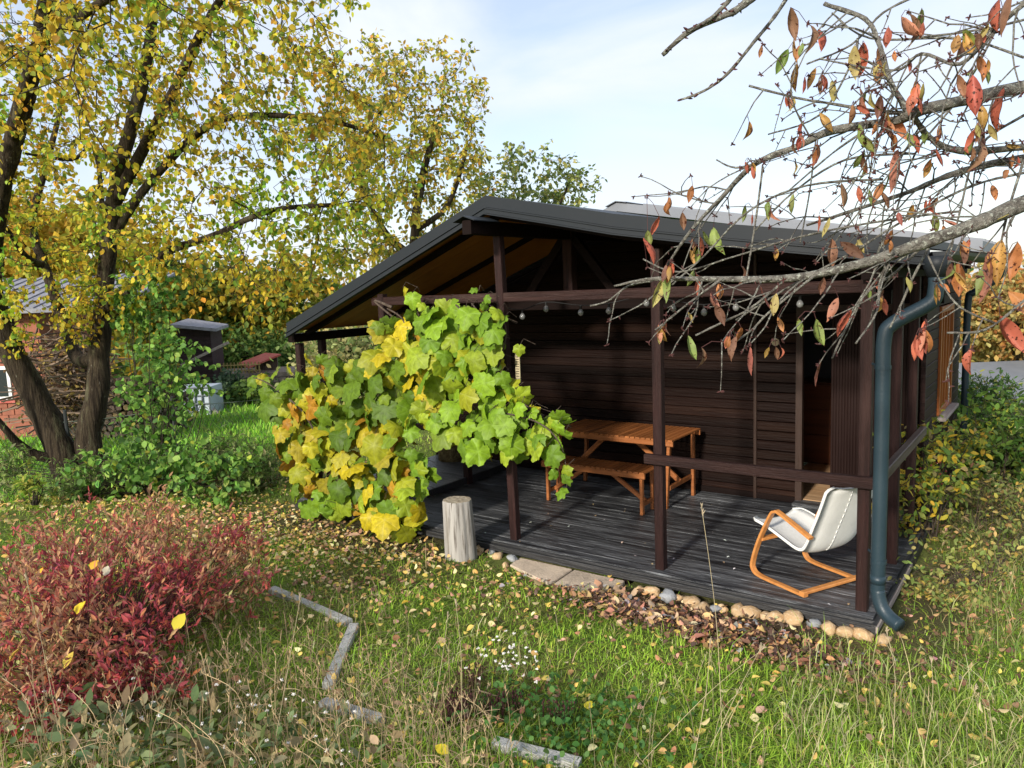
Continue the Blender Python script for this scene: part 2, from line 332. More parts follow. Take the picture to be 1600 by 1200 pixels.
# roof of the veranda (extruded along y)
def prof(name, P, y0, y1, thick, m, parent):
    b = MB(); n = len(P); V = [(x, y0, z) for x, z in P]+[(x, y1, z) for x, z in P]+[(x, y0, z-thick) for x, z in P]+[(x, y1, z-thick) for x, z in P]
    F = []
    for i in range(n-1):
        F += [[i, i+1, n+i+1, n+i], [2*n+i+1, 2*n+i, 3*n+i, 3*n+i+1], [i+1, i, 2*n+i, 2*n+i+1], [n+i, n+i+1, 3*n+i+1, 3*n+i]]
    F += [[0, n, 3*n, 2*n], [2*n-1, n-1, 3*n-1, 4*n-1]]
    b.add(V, F); return b.build(name, m, parent)
def off(P, d): return [(x, z-d) for x, z in P]
roof = prof('roof', off(PT, .004), -.12, 2.02, .05, M['metal'], cab)
prof('barge_board', PT, -.165, -.122, .092, M['metal'], roof)
prof('barge_flashing', off(PT, .094), -.190, -.168, .010, M['metal'], roof)
prof('barge_flashing', off(PT, .106), -.178, -.140, .034, M['metal'], roof)
prof('barge_flashing', off(PT, .142), -.198, -.150, .009, M['metal'], roof)
PTl = [p for p in PT if p[0] <= 0]; PTr = [p for p in PT if p[0] >= 0]
for P_ in (PTl, PTr):
    for y0, y1 in ((-.118, .475), (.48, 1.245), (1.25, 2.0)):
        prof('soffit_panel', off(P_, .075), y0, y1, .012, M['soffit'] if P_ is PTl else M['rafter'], roof)  # right slope panels take the dark timber colour to paint in their shade
for y in (-.02, .52, 1.06, 1.62, 2.1):
    if y in (1.06, 2.1): prof('rafter', off(PTl, .09), y-.025, y+.025, .045, M['rafter'], roof)
    prof('rafter', off(PTr, .09), y-.03, y+.03, .09, M['rafter'], roof)
# batten lines seen along the left slope
prof('rafter', off([(-2.68, 1.905), (-.06, 2.905)], .10), .05, .10, .05, M['rafter'], roof)
# the house roof behind, a little higher
PM = [(-2.9, 1.93), (0, 3.02), (3.28, 2.40)]
mroof = prof('roof', PM, 2.06, 5.05, .09, M['metall'], cab)
prof('ridge_cap', [(-.12, 2.99), (0, 3.035), (.12, 3.015)], 2.03, 5.07, .008, M['metall'], mroof)
for k in range(1, 9):                    # standing seams on the right slope
    y = 2.1+k*.34; b = MB(); b.beam((.12, y, 3.01), (3.27, y, 2.415), .02, .022, 0); b.build('roof_seam', M['metall'], mroof)
prof('soffit_panel', [(2.9, 2.385), (3.26, 2.315)], 2.1, 5.0, .02, M['sill'], mroof)
# gutter, hopper and downpipes
def gutter(y0, y1, x, z):
    b = MB(); n = 9; V = []
    for y in (y0, y1):
        for r_ in (.058, .052):
            for k in range(n): a = math.pi+math.pi*k/(n-1); V.append((x+r_*math.cos(a), y, z+r_*math.sin(a)))
    F = []
    for k in range(n-1):
        F += [[k, k+1, 2*n+k+1, 2*n+k], [n+k+1, n+k, 3*n+k, 3*n+k+1], [k+1, k, n+k, n+k+1], [2*n+k, 2*n+k+1, 3*n+k+1, 3*n+k]]
    F += [[0, 2*n, 3*n, n], [n-1, 2*n-1, 4*n-1, 3*n-1], list(range(n)), ]
    b.add(V, F); return b.build('gutter', M['metal'], cab)
gutter(-.17, 5.05, 3.27, 2.285)
def pipe(P, r, name='downpipe'):
    b = MB(); b.tube(smoothpath(P, 5), r, 16); return b.build(name, M['pipe'], cab, True)
d1 = pipe([(3.24, -.155, 2.16), (3.24, -.165, 2.06), (3.21, -.175, 1.99), (3.03, -.20, 1.88), (2.985, -.21, 1.79), (2.983, -.21, 1.5), (2.982, -.21, .9), (2.98, -.21, .32), (2.982, -.212, .22), (3.01, -.225, .13), (3.06, -.25, .085), (3.12, -.285, .065)], .043)
for z in (1.62, .42):
    b = MB(); b.tube([(2.982, -.21, z-.012), (2.982, -.21, z+.012)], .0465, 16); b.beam((2.975, -.16, z), (2.88, -.02, z), .008, .012, 0); b.build('pipe_clip', M['pipe'], d1)
for z in (.26,):
    b = MB(); b.tube([(2.98, -.212, z+.02), (2.98, -.212, z+.07)], .0455, 16); b.build('pipe_joint', M['pipe'], d1, True)
b = MB(); b.tube([(3.24, -.155, 2.14), (3.24, -.155, 2.20), (3.24, -.155, 2.26)], [.046, .07, .075], 16); b.build('hopper', M['metal'], d1, True)
pipe([(3.25, 4.55, 2.26), (3.25, 4.55, 2.12), (3.18, 4.5, 2.03), (3.02, 4.45, 1.93), (2.97, 4.45, 1.82), (2.97, 4.45, 1.0), (2.97, 4.45, -.1)], .036)
# front wall of the house at y = 2.2, board by board
wallp = box('wall_core', (-2.78, 2.245, 0), (1.80, 2.33, 1.755), M['rafter'], cab, 0)
b = MB(); gp = [(-2.78, 1.76), (1.79, 1.76), (1.79, 1.90), (3.0, 1.90), (3.0, 2.31), (1.17, 2.60), (0, 2.86), (-2.78, 1.87)]
b.add([(x, 2.246, z) for x, z in gp]+[(x, 2.32, z) for x, z in gp], [list(range(8)), list(range(15, 7, -1))]+[[(i+1) % 8, i, i+8, (i+1) % 8+8] for i in range(8)]); b.build('gable_core', M['rafter'], cab)
def xspan(z, x0, x1):                    # length of a board under the roof
    l = -2.8+max(0, (z+.10+.1-1.84))/((2.93-1.86)/2.8); r_ = 3.0
    if z+.2 > 2.36:
        r_ = min(3.0, max([xx*.05 for xx in range(60) if rz(xx*.05) > z+.16] or [0]))
    return max(x0, l), min(x1, r_)
bh = .096
for k in range(29):
    z = .02+k*bh
    for (x0, x1, yo) in ((-2.78, 1.395, .012), (1.425, 1.80, 0), (1.80, 2.80, 0), (2.80, 2.86, 0)):
        if x0 == 1.80 and z < 1.87: continue
        a, c_ = xspan(z, x0, x1)
        if c_-a < .02: continue
        zt = z+bh-(.008 if yo == 0 else .004)
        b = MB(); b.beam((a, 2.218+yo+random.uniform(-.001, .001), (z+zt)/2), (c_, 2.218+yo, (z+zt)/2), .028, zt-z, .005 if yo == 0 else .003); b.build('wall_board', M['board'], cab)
beam('corner_batten', (1.41, 2.20, .0), (1.41, 2.20, 2.4), .03, .035, M['trimb'], cab)
beam('skirting_board', (-2.78, 2.20, .03), (1.80, 2.20, .03), .02, .06, M['rafter'], cab)
# door
dr = box('door', (2.14, 2.10, .17), (2.80, 2.125, 1.84), M['leafdoor'], cab, 0)
for k in range(27):
    x = 2.15+k*.0245; b = MB(); b.beam((x, 2.097, .18), (x, 2.097, 1.83), .019, .012, .003); b.build('door_rib', M['leafdoor'], dr)
fr = box('door_frame', (1.802, 2.175, .03), (1.862, 2.235, 1.90), M['trimb'], cab)
box('door_head', (1.864, 2.175, 1.85), (2.80, 2.235, 1.905), M['trimb'], cab)
box('door_sill', (1.80, 2.08, .002), (2.82, 2.23, .035), M['deck'], cab)
for k in range(14): box('floor_board', (1.5, 2.24+k*.17, -.01), (2.84, 2.24+k*.17+.166, .04), M['pine'], cab, .003)
box('inner_wall', (-2.7, 4.5, .04), (2.8, 4.56, 2.1), M['inner'], cab, 0)
cb = thing('cabinet', 'red brown cabinet standing in the dim room behind the open cabin door', 'cabinet', (1.75, 3.9, .04))
box('carcass', (1.35, 3.75, .04), (2.12, 4.15, .98), M['cabinet'], cb)
for k in range(3): box('drawer', (1.37, 3.735, .10+k*.29), (2.10, 3.749, .37+k*.29), M['cabinet'], cb)
# right wall at x = 2.88
for k in range(24):
    z = -.12+k*.0985
    segs = [(2.2, 4.7)] if (z+.098 < .76 or z > 1.84) else [(2.2, 3.0), (3.92, 4.7)]
    for y0, y1 in segs:
        b = MB(); b.beam((2.866+random.uniform(-.001, .001), y0, z+.047), (2.866, y1, z+.047), .028, .093, .004); b.build('side_board', M['boardy'], cab)
box('wall_core', (2.76, 2.26, .0), (2.85, 3.0, 2.1), M['rafter'], cab, 0); box('wall_core', (2.76, 3.92, .0), (2.85, 4.66, 2.1), M['rafter'], cab, 0)
box('wall_core', (2.76, 3.0, .0), (2.85, 3.92, .78), M['rafter'], cab, 0); box('wall_core', (2.76, 3.0, 1.84), (2.85, 3.92, 2.1), M['rafter'], cab, 0)
box('rear_wall', (-2.78, 4.62, 0), (2.84, 4.70, 2.15), M['boardy'], cab, 0); box('left_wall', (-2.80, 2.26, -.1), (-2.72, 4.7, 1.78), M['boardy'], cab, 0)
beam('corner_batten', (2.872, 2.18, -.1), (2.872, 2.18, 2.14), .04, .05, M['beam'], cab)
win = box('window', (2.87, 3.0, .80), (2.90, 3.06, 1.84), M['orange'], cab)
win['label'] = 'orange varnished window frame in the side wall'
box('frame', (2.87, 3.86, .80), (2.90, 3.92, 1.84), M['orange'], win); box('frame', (2.87, 3.06, 1.78), (2.90, 3.86, 1.84), M['orange'], win); box('frame', (2.87, 3.06, .80), (2.90, 3.86, .86), M['orange'], win)
for y in (3.24, 3.44, 3.64): box('muntin', (2.872, y, .86), (2.892, y+.035, 1.78), M['orange'], win)
for y in (3.06, 3.275, 3.475, 3.675): box('pane', (2.868, y, .86), (2.872, y+.165, 1.78), M['glass'], win, 0)
beam('sill', (2.915, 2.95, .775), (2.915, 3.97, .775), .10, .03, M['sill'], win)
# deck
deck = thing('deck', 'black painted plank deck under the cabin veranda, worn and slightly glossy', 'deck', (0, 1, 0))
yy = -.10; k = 0
while yy < 2.14:
    wd = .097; m_ = MB(); dz = random.uniform(-.0015, .0015)
    m_.beam((-2.80+random.uniform(-.01, .01), yy+wd/2, -.016+dz), (2.94+random.uniform(-.004, .004), yy+wd/2, -.016+dz), wd-.003, .03, .003); m_.build('plank', M['deck'], deck); yy += wd; k += 1
beam('edge_board', (-2.8, -.114, -.05), (2.95, -.114, -.05), .024, .075, M['decke'], deck)
beam('edge_board', (-2.8, -.142, -.055), (2.95, -.142, -.055), .03, .055, M['decke'], deck)
beam('edge_board', (2.955, -.17, -.06), (2.955, 2.2, -.06), .028, .09, M['decke'], deck)
beam('edge_strip', (2.976, -.19, -.04), (2.976, 1.1, -.04), .012, .04, M['sill'], deck)
for x in (-2.6, -1.2, 0, 1.2, 2.7): beam('joist', (x, -.15, -.09), (x, 2.15, -.09), .06, .11, M['rafter'], deck, 0)
pl = thing('platform', 'low raised black platform at the left end of the veranda deck behind the vine', 'platform', (-2.1, 1.3, 0))
for k in range(11): box('plank', (-2.66, .62+k*.135, .05), (-1.57, .62+k*.135+.13, .075), M['deck'], pl)
box('platform_edge', (-1.565, .60, .002), (-1.54, 2.1, .078), M['decke'], pl); box('platform_edge', (-2.66, .60, .002), (-1.565, .618, .072), M['decke'], pl)
beam('short_post', (-1.55, 1.28, .0), (-1.55, 1.28, .62), .075, .075, M['post'], pl); beam('seat_rail', (-2.6, 1.28, .60), (-1.58, 1.28, .60), .06, .07, M['post'], pl)

# ------------------------------------------------------------------ table and bench
def slat_top(parent, x0, x1, y0, y1, z, n, rim, slat):
    beam('rim', (x0, y0, z-.02), (x1, y0, z-.02), .022, .05, M['table'], parent); beam('rim', (x0, y1, z-.02), (x1, y1, z-.02), .022, .05, M['table'], parent)
    wd = (x1-x0)/n
    for k in range(n): beam('slat', (x0+wd*(k+.5), y0-.015, z+.012), (x0+wd*(k+.5), y1+.015, z+.012), wd-.009, .018, M['tabley'], parent, .003)
tb = thing('folding_table', 'brown slatted wooden table against the plank wall with a bench before it', 'table', (.3, 1.6, 0))
slat_top(tb, -.46, .90, 1.40, 2.05, .67, 24, 0, 0)
for (xt, xb, y) in ((.84, .80, 1.44), (.84, .84, 2.0), (-.40, -.44, 1.44), (-.40, -.44, 2.0)):
    beam('leg', (xt, y, .64), (xb, y, .002), .032, .045, M['table'], tb)
for x in (.82, -.42): beam('cross_bar', (x, 1.47, .20), (x, 1.98, .20), .03, .045, M['table'], tb)
beam('brace', (.82, 1.72, .21), (.30, 1.72, .62), .03, .05, M['table'], tb); beam('brace', (-.42, 1.72, .21), (.02, 1.72, .62), .03, .05, M['table'], tb)
bn = thing('bench', 'low slatted wooden bench with crossed struts in front of the table', 'bench', (.1, 1.2, 0))
slat_top(bn, -.42, .74, 1.12, 1.40, .40, 20, 0, 0)
for (x, y) in ((.69, 1.15), (.69, 1.37), (-.37, 1.15), (-.37, 1.37)): beam('leg', (x, y, .39), (x, y, .002), .03, .042, M['table'], bn)
for x in (.69, -.37): beam('cross_bar', (x, 1.17, .10), (x, 1.35, .10), .028, .04, M['table'], bn)
beam('brace', (.68, 1.26, .10), (.26, 1.26, .37), .028, .042, M['table'], bn); beam('brace', (-.36, 1.26, .10), (.04, 1.26, .37), .028, .042, M['table'], bn)

# ------------------------------------------------------------------ lounge chair
CO = Vector((2.37, .38, 0)); CF = Vector((-.886, .464, 0)); CS = Vector((.464, .886, 0))
def cl(f, s, z): return CO+CF*f+CS*s+Vector((0, 0, z))
ch = thing('lounge_chair', 'white canvas lounge chair with bent light wood frame on the deck corner', 'chair', tuple(CO))
def strip(name, P, w, t, m, parent, side):
    """flat bent lamella: P path, w across (along side), t thick"""
    P = smoothpath(P, 6); b = MB(); V = []; n = len(P); sd_ = Vector(side).normalized()
    for i, p in enumerate(P):
        t_ = (P[min(i+1, n-1)]-P[max(i-1, 0)]).normalized(); nn = t_.cross(sd_).normalized()
        for (a, c_) in ((-1, -1), (-.8, -1.25), (.8, -1.25), (1, -1), (1, 1), (.8, 1.25), (-.8, 1.25), (-1, 1)): V.append(p+sd_*a*w/2+nn*c_*t/2.5)
    F = [[i*8+k, i*8+(k+1) % 8, (i+1)*8+(k+1) % 8, (i+1)*8+k] for i in range(n-1) for k in range(8)]+[list(range(8))[::-1], list(range((n-1)*8, n*8))]
    b.add(V, F); return b.build(name, m, parent)
for s in (-.28, .25):
    strip('side_frame', [cl(-.29, s, .014), cl(-.1, s, .014), cl(.13, s, .016), cl(.20, s, .045), cl(.205, s, .11), cl(.14, s, .29), cl(.03, s, .50), cl(-.01, s, .535), cl(-.06, s, .532), cl(-.33, s, .43)], .042, .019, M['bent'], ch, CS)
beam('cross_bar', cl(-.27, -.30, .03), cl(-.27, .27, .03), .042, .022, M['bent'], ch); beam('cross_bar', cl(.14, -.27, .29), cl(.14, .24, .29), .045, .022, M['bent'], ch)
# canvas shell
pf = [(.27, .375), (.20, .372), (.08, .345), (-.05, .305), (-.16, .275), (-.235, .29), (-.285, .36), (-.33, .47), (-.385, .60), (-.43, .72), (-.45, .775)]
prf = smoothpath([(a, 0, z) for a, z in pf], 3); V = []; nS = 11
for th in (0, 1):
    for i, p in enumerate(prf):
        t_ = (prf[min(i+1, len(prf)-1)]-prf[max(i-1, 0)]).normalized(); nn = Vector((-t_.z, 0, t_.x)); nn = -nn if i >= 0 else nn
        q = i/(len(prf)-1); wd = .24*(1-.55*max(0, (q-.93)/.07)**2*.5) * (1-.5*max(0, (.06-q)/.06)**2*.5)
        for k in range(nS):
            s = -1+2*k/(nS-1); curl = .035*abs(s)**3
            V.append(cl(p.x-nn.x*(curl)*-1+nn.x*th*-.016, s*wd, p.z-nn.z*curl*-1+nn.z*th*-.016))
n = len(prf); F = []
for th in (0, 1):
    for i in range(n-1):
        for k in range(nS-1):
            a = th*n*nS+i*nS+k; q = [a, a+1, a+nS+1, a+nS]; F.append(q if th else q[::-1])
for i in range(n-1):
    for k in (0, nS-1): a = i*nS+k; F.append([a, a+nS, a+nS+n*nS, a+n*nS])
for k in range(nS-1):
    for i in (0, n-1): a = i*nS+k; F.append([a, a+1, a+1+n*nS, a+n*nS])
b = MB(); b.add(V, F); seat = b.build('canvas_seat', M['cloth'], ch, True)
for s_ in (0, nS-1):
    b = MB(); b.tube([V[i*nS+s_] for i in range(n)], .0065, 6); b.build('edge_piping', M['cloth'], seat, True)
for s in (-.05,):
    for i in range(int(n*.5), n-2, 1):
        p, q = prf[i], prf[i+1]; t_ = (q-p).normalized(); o_ = Vector((-.0225, 0, -.012)) if True else 0
        b = MB(); b.beam(cl(p.x-.0195, s, p.z-.006), cl(p.x*.4+q.x*.6-.0195, s, p.z*.4+q.z*.6-.006), .006, .004, 0); b.build('stitch', M['seam'], seat)

# ------------------------------------------------------------------ stump, slabs, stones, kerbs
def lump(name, c, r, m, seed, squash=(1, 1, .75), parent=None, sub=2, amp=.18):
    bm = bmesh.new(); bmesh.ops.create_icosphere(bm, subdivisions=sub, radius=1)
    for v in bm.verts:
        n_ = mnoise.noise(v.co*1.1+Vector((seed*7.7, seed*3.1, 0)))+.35*mnoise.noise(v.co*2.6+Vector((seed*2.7, 5, seed))); v.co *= 1+amp*1.7*n_
        # flatten faces a little like a river cobble
        v.co = Vector((v.co.x*squash[0], v.co.y*squash[1], v.co.z*squash[2]))*r
    bmesh.ops.rotate(bm, verts=bm.verts, cent=(0, 0, 0), matrix=Matrix.Rotation(seed*1.7, 3, 'Z'))
    for f in bm.faces: f.smooth = True
    me = bpy.data.meshes.new(name); bm.to_mesh(me); bm.free(); me.materials.append(m)
    o = bpy.data.objects.new(name, me); COL.objects.link(o); o.location = c
    return o
p = onz(720, 880, gz(-.35, -.3)); px_, py_ = float(onz(721, 872, -.10)[0]), float(onz(721, 872, -.10)[1])
st = thing('tree_stump', 'upright weathered grey log stump with a pale cut top beside the vine', 'stump', (px_, py_, gz(px_, py_)))
b = MB(); n = 52; V = []; hs = [-.05, .06, .22, .36, .505, .515]; zb = gz(px_, py_)
for hi, h in enumerate(hs):
    for k in range(n):
        a = 2*math.pi*k/n; rr = .128*(1+.035*math.sin(2*a+1)+.025*math.sin(5*a+h*2)+.02*math.sin(11*a+1)-(.06 if k % 9 == 4 else 0)-(.035 if k % 13 == 2 else 0))*(1.04-.10*h/.5)*(.975 if hi == 5 else 1); V.append((px_+rr*math.cos(a)+h*-.03, py_+rr*math.sin(a), zb+h))
F = [[i*n+k, i*n+(k+1) % n, (i+1)*n+(k+1) % n, (i+1)*n+k] for i in range(5) for k in range(n)]
b.add(V, F); b.build('bark_side', M['stumpb'], st, True)
b = MB(); b.add([Vector(v)+Vector((0, 0, .0)) for v in V[5*n:]], [list(range(n))]); b.build('cut_face', M['stumpt'], st)

SZ = -.082
def oz(x, y): q = onz(x, y, SZ); return (float(q[0]), min(float(q[1]), -.178))
for (P_, lab) in (((oz(818, 868), oz(899, 886), oz(860, 912), oz(797, 882)), 'left sandstone step slab against the deck edge, between stump and cobbles'),
                  ((oz(902, 887), oz(985, 901), oz(966, 920), oz(925, 929), oz(862, 914)), 'right sandstone step slab, broken at its outer corner, against the deck edge')):
    b = MB(); k = len(P_); zt = SZ
    V = [(x, y, zt) for x, y in P_]+[(x, y, zt-.06) for x, y in P_]; cx = sum(q[0] for q in P_)/k; cy = sum(q[1] for q in P_)/k
    V = [(x+(cx-x)*.02, y+(cy-y)*.02, zt) for x, y in P_]+[(x, y, zt-.008) for x, y in P_]+[(x, y, zt-.06) for x, y in P_]
    F = [list(range(k))[::-1]]+[[i+j*k, (i+1) % k+j*k, (i+1) % k+(j+1)*k, i+(j+1)*k] for i in range(k) for j in (0, 1)]
    b.add(V, F); o = b.build('stone_slab', M['slab'])
    me = o.data; bm = bmesh.new(); bm.from_mesh(me); bmesh.ops.recalc_face_normals(bm, faces=bm.faces); bm.to_mesh(me); bm.free()
    setp(o, lab, 'paving slab', 'stone slabs before the deck')
cob = [(1000, 915, .030, 0), (1018, 918, .045, 0), (1044, 925, .052, 1), (1062, 922, .028, 0), (1080, 932, .050, 0), (1098, 942, .045, 0), (1090, 926, .03, 0), (1118, 940, .034, 1), (1132, 938, .032, 0), (1157, 945, .048, 0),
       (1178, 946, .050, 0), (1196, 955, .036, 0), (1216, 962, .042, 0), (1190, 938, .022, 0), (1208, 942, .024, 0), (1242, 965, .055, 0), (1275, 968, .036, 1), (1296, 980, .046, 0), (1320, 985, .040, 0), (1348, 988, .046, 0), (1386, 985, .04, 0),
       (758, 852, .04, 0), (778, 868, .034, 0), (800, 872, .036, 1), (745, 862, .038, 0), (770, 858, .026, 1), (790, 880, .028, 0)]
for k, (x, y, r_, g_) in enumerate(cob):
    q = onz(x, y, -.07)
    q[1] = min(q[1], -.165-r_*.8)
    o = lump('cobble', (q[0], q[1], gz(q[0], q[1])+r_*.42), r_*1.20, M['grey' if g_ else 'tan'], k+1, (random.uniform(1.0, 1.35), random.uniform(.85, 1), random.uniform(.65, .85)), amp=.34)
    row = 'the long edging row' if x > 900 else 'the short row by the stump'
    rank = sum(1 for c in cob if (c[0] > 900) == (x > 900) and (c[0] < x if x > 900 else c[0] > x))
    ORD = 'nearest second third fourth fifth sixth seventh eighth ninth tenth eleventh twelfth thirteenth fourteenth fifteenth sixteenth seventeenth eighteenth nineteenth twentieth last'.split()
    setp(o, ("large " if r_ > .049 else "medium " if r_ > .035 else "small ")+('grey' if g_ else 'tan')+f' cobble, {ORD[rank]} from the stone slabs in {row}', 'stone', 'rounded cobbles along the deck edge')
# concrete edging: each length a thing
KB = [((425, 918), (545, 970), 'upper concrete edging length running from the red shrub towards the lawn'), ((553, 975), (512, 1068), 'short mossy concrete edging length between the red shrub and the lawn'),
      ((505, 1094), (596, 1122), 'middle concrete edging length half buried in weeds at the lawn edge'), ((770, 1156), (905, 1190), 'lowest concrete edging length in the grass at the photo bottom')]
KS = []
for (a, c_, lab) in KB:
    z0 = .04
    for _ in range(4): q = onz(*a, z0); z0 = gz(q[0], q[1])+.035
    A = onz(*a, z0); z1 = .04
    for _ in range(4): q = onz(*c_, z1); z1 = gz(q[0], q[1])+.035
    B = onz(*c_, z1)
    b = MB(); b.beam((A[0], A[1], A[2]-.06), (B[0], B[1], B[2]-.06), .06, .13, .003); o = b.build('concrete_edging', M['kerb']); KS.append((A, B))
    setp(o, lab, 'kerb', 'concrete edging lengths in the lawn')

# ------------------------------------------------------------------ small things on the veranda
th = thing('thermometer', 'narrow pale wooden thermometer hanging beside the middle veranda post', 'thermometer', (.10, .02, 1.25))
q = at(818, 578, 6.2)
b = MB(); b.beam((.215, -.10, 1.40), (.215, -.10, 1.66), .045, .012, .002, up=(0, 1, 0)); bd = b.build('face_board', M['enamel'], th)
for k in range(9): box('scale_mark', (.200, -.1105, 1.45+k*.02), (.230, -.1065, 1.455+k*.02), M['darkm'], bd, 0)
rc = thing('wall_dial', 'small round pale dial fixed on the plank wall left of the door', 'dial', (1.61, 2.19, 1.55))
b = MB(); b.tube([(1.61, 2.2, 1.565), (1.61, 2.175, 1.565)], .045, 20); b.build('rim', M['trimb'], rc, False)
b = MB(); b.tube([(1.61, 2.178, 1.565), (1.61, 2.171, 1.565)], .037, 20); b.build('dial_face', M['enamel'], rc)
b = MB(); b.beam((1.61, 2.168, 1.565), (1.63, 2.168, 1.585), .005, .003, 0); b.beam((1.61, 2.168, 1.565), (1.595, 2.168, 1.57), .006, .003, 0); b.build('dial_hand', M['darkm'], rc)
sl = thing('string_lights', 'string of unlit clear bulbs slung under the veranda front beam', 'string lights', (.5, .25, 2.0))
bp_ = [at(790, 480, 6.6), at(816, 484, 6.5), at(853, 472, 6.5), at(907, 477, 6.3), at(951, 474, 6.1), at(1010, 462, 6.0), at(1052, 470, 5.9), at(1100, 476, 5.8), at(1150, 468, 5.7), at(1250, 462, 5.5), at(1330, 452, 5.4)]
b = MB(); b.tube(smoothpath(bp_, 4), .004, 5); b.build('cable', M['cable'], sl)
for q in bp_[1:-1]:
    b = MB(); b.tube([Vector(q), Vector(q)-Vector((0, 0, .035))], .010, 8); so_ = b.build('socket', M['cable'], sl)
    b = MB(); b.tube([Vector(q)-Vector((0, 0, h)) for h in (.03, .045, .062, .078, .088)], [.009, .021, .026, .020, .006], 10); b.build('bulb', M['bulb'], so_, True)
bl = thing('log_block', 'mossy brown upright log seen through the vine at the left end of the deck', 'log', (-2.3, 1.9, .07))
b = MB(); b.tube([(-2.3, 1.9, .075), (-2.3, 1.9, .2), (-2.29, 1.9, .36), (-2.29, 1.9, .46)], [.19, .185, .18, .18], 20); b.build('log_side', M['moss'], bl, True)

# ------------------------------------------------------------------ leaves: templates
def tmpl_simple(w=.5, fold=.18, droop=.12, tip=1.0):       # lies in xy, stem at origin, tip at +y, length 1
    P = [(0, 0, 0), (w*.42, .25, 0), (w*.5, .5, 0), (w*.33, .78, 0), (0, 1, 0), (-w*.33, .78, 0), (-w*.5, .5, 0), (-w*.42, .25, 0), (0, .5, 0)]
    V = np.array([(x, y, fold*abs(x)*1.0-droop*y*y) for x, y, z in P])
    F = [[0, 1, 2, 8], [8, 2, 3, 4], [8, 4, 5, 6], [0, 8, 6, 7]]
    return V, np.array(F), None
def tmpl_small(w=.5, fold=.2):           # 2 quads
    V = np.array([(0, 0, 0), (w*.5, .42, fold*.5*w), (0, 1, -.1), (-w*.5, .42, fold*.5*w), (0, .5, 0), (w*.36, .75, fold*.3*w-.05), (-w*.36, .75, fold*.3*w-.05)])
    F = np.array([[0, 1, 5, 4], [4, 5, 2, 2], [0, 4, 6, 3], [4, 2, 2, 6]])
    F = np.array([[0, 1, 5, 2], [0, 2, 6, 3]])
    return V, F, None
def tmpl_lobed(sd=0):                         # broad five-lobed vine leaf with toothed rim
    lobes = [(math.pi/2, 1.0), (math.pi/2-1.0, .90), (math.pi/2+1.0, .90), (math.pi/2-2.0, .80), (math.pi/2+2.0, .80)]
    rr_ = random.Random(sd); lobes = [(a+rr_.uniform(-.09, .09), l*rr_.uniform(.88, 1.08)) for a, l in lobes]; cup = rr_.uniform(-.15, .75); wv = rr_.uniform(.04, .20); ph = rr_.uniform(0, 6); asy = rr_.uniform(-.12, .12)
    c = Vector((0, .42)); V = [(0, .42, 0)]; ve = [1.0]; n = 40
    for k in range(n):
        a = -math.pi/2+.22+(2*math.pi-.44)*k/(n-1); r_ = 0
        for la, lr in lobes:
            d = abs((a-la+math.pi) % (2*math.pi)-math.pi); r_ = max(r_, lr*(1-.34*min(1, (d/.60))**1.3))
        r_ = max(r_, .53); r_ *= .56*(1+(.03 if k % 2 else -.025))
        x, y = c.x+r_*math.cos(a)*1.08, c.y+r_*math.sin(a)
        z = wv*math.sin((3 if sd % 2 else 5)*(a-math.pi/2)+ph*.3)*r_ - cup*r_*r_ + asy*x - (.22*max(0, y-.7))
        V.append((x, y, z)); dv = min(abs((a-la+math.pi) % (2*math.pi)-math.pi) for la, lr in lobes); ve.append(1.0 if dv < .09 else 0.0)
    F = [[0, k, k+1] for k in range(1, n)]; V.append((0, .14, -.01)); ve.append(.8); F += [[0, n, n+1], [0, n+1, 1]]
    # a mid ring so that ribs and blistering read
    V2 = [V[0]]; ve2 = [1.0]; F2 = []
    ring = V[1:]; m_ = len(ring)
    for (x, y, z), q in zip(ring, ve[1:]): V2.append((x*.5, .42+(y-.42)*.5, z*.25+(.0 if q else .022))); ve2.append(q)
    for (x, y, z), q in zip(ring, ve[1:]): V2.append((x, y, z)); ve2.append(q)
    for k in range(m_):
        k2 = (k+1) % m_; F2.append([0, 1+k, 1+k2]); F2.append([1+k, 1+m_+k, 1+m_+k2]); F2.append([1+k, 1+m_+k2, 1+k2])
    return np.array(V2), np.array(F2), np.array(ve2)
def tmpl_long(fold=.2, cv=.16, tw=0):                          # hanging cherry leaf
    V = []; F = []; ve = []; rows = [(0, .0), (.10, .15), (.25, .29), (.42, .37), (.60, .35), (.78, .23), (.92, .08), (1.0, .0)]
    for i, (y, w_) in enumerate(rows):
        z = -cv*math.sin(y*2.6)+tw*y*y
        for s in (-1, -.5, 0, .5, 1): V.append((s*w_*.5*1.0, y, z+abs(s)*w_*fold+(.012 if (i % 2 and s) else 0))); ve.append(1.0 if s == 0 else (.6 if i % 2 else 0))
    for i in range(len(rows)-1):
        for k in range(4): F.append([i*5+k, i*5+k+1, (i+1)*5+k+1, (i+1)*5+k])
    return np.array(V), np.array(F), np.array(ve)
T_ROUND = tmpl_simple(.78); T_OVAL = tmpl_simple(.5); T_LANCE = tmpl_small(.34); T_TINY = tmpl_small(.62); T_LOBED = tmpl_lobed(); T_LOBEDS = [tmpl_lobed(k_) for k_ in range(8)]; T_LONG = tmpl_long(); T_LONGS = [tmpl_long(.1, .1, .1), tmpl_long(.45, .2, -.1), tmpl_long(.75, .25, .3), tmpl_long(.3, -.15, -.35), tmpl_long(.55, .3, .0)]; T_SMALLR = tmpl_small(.85)
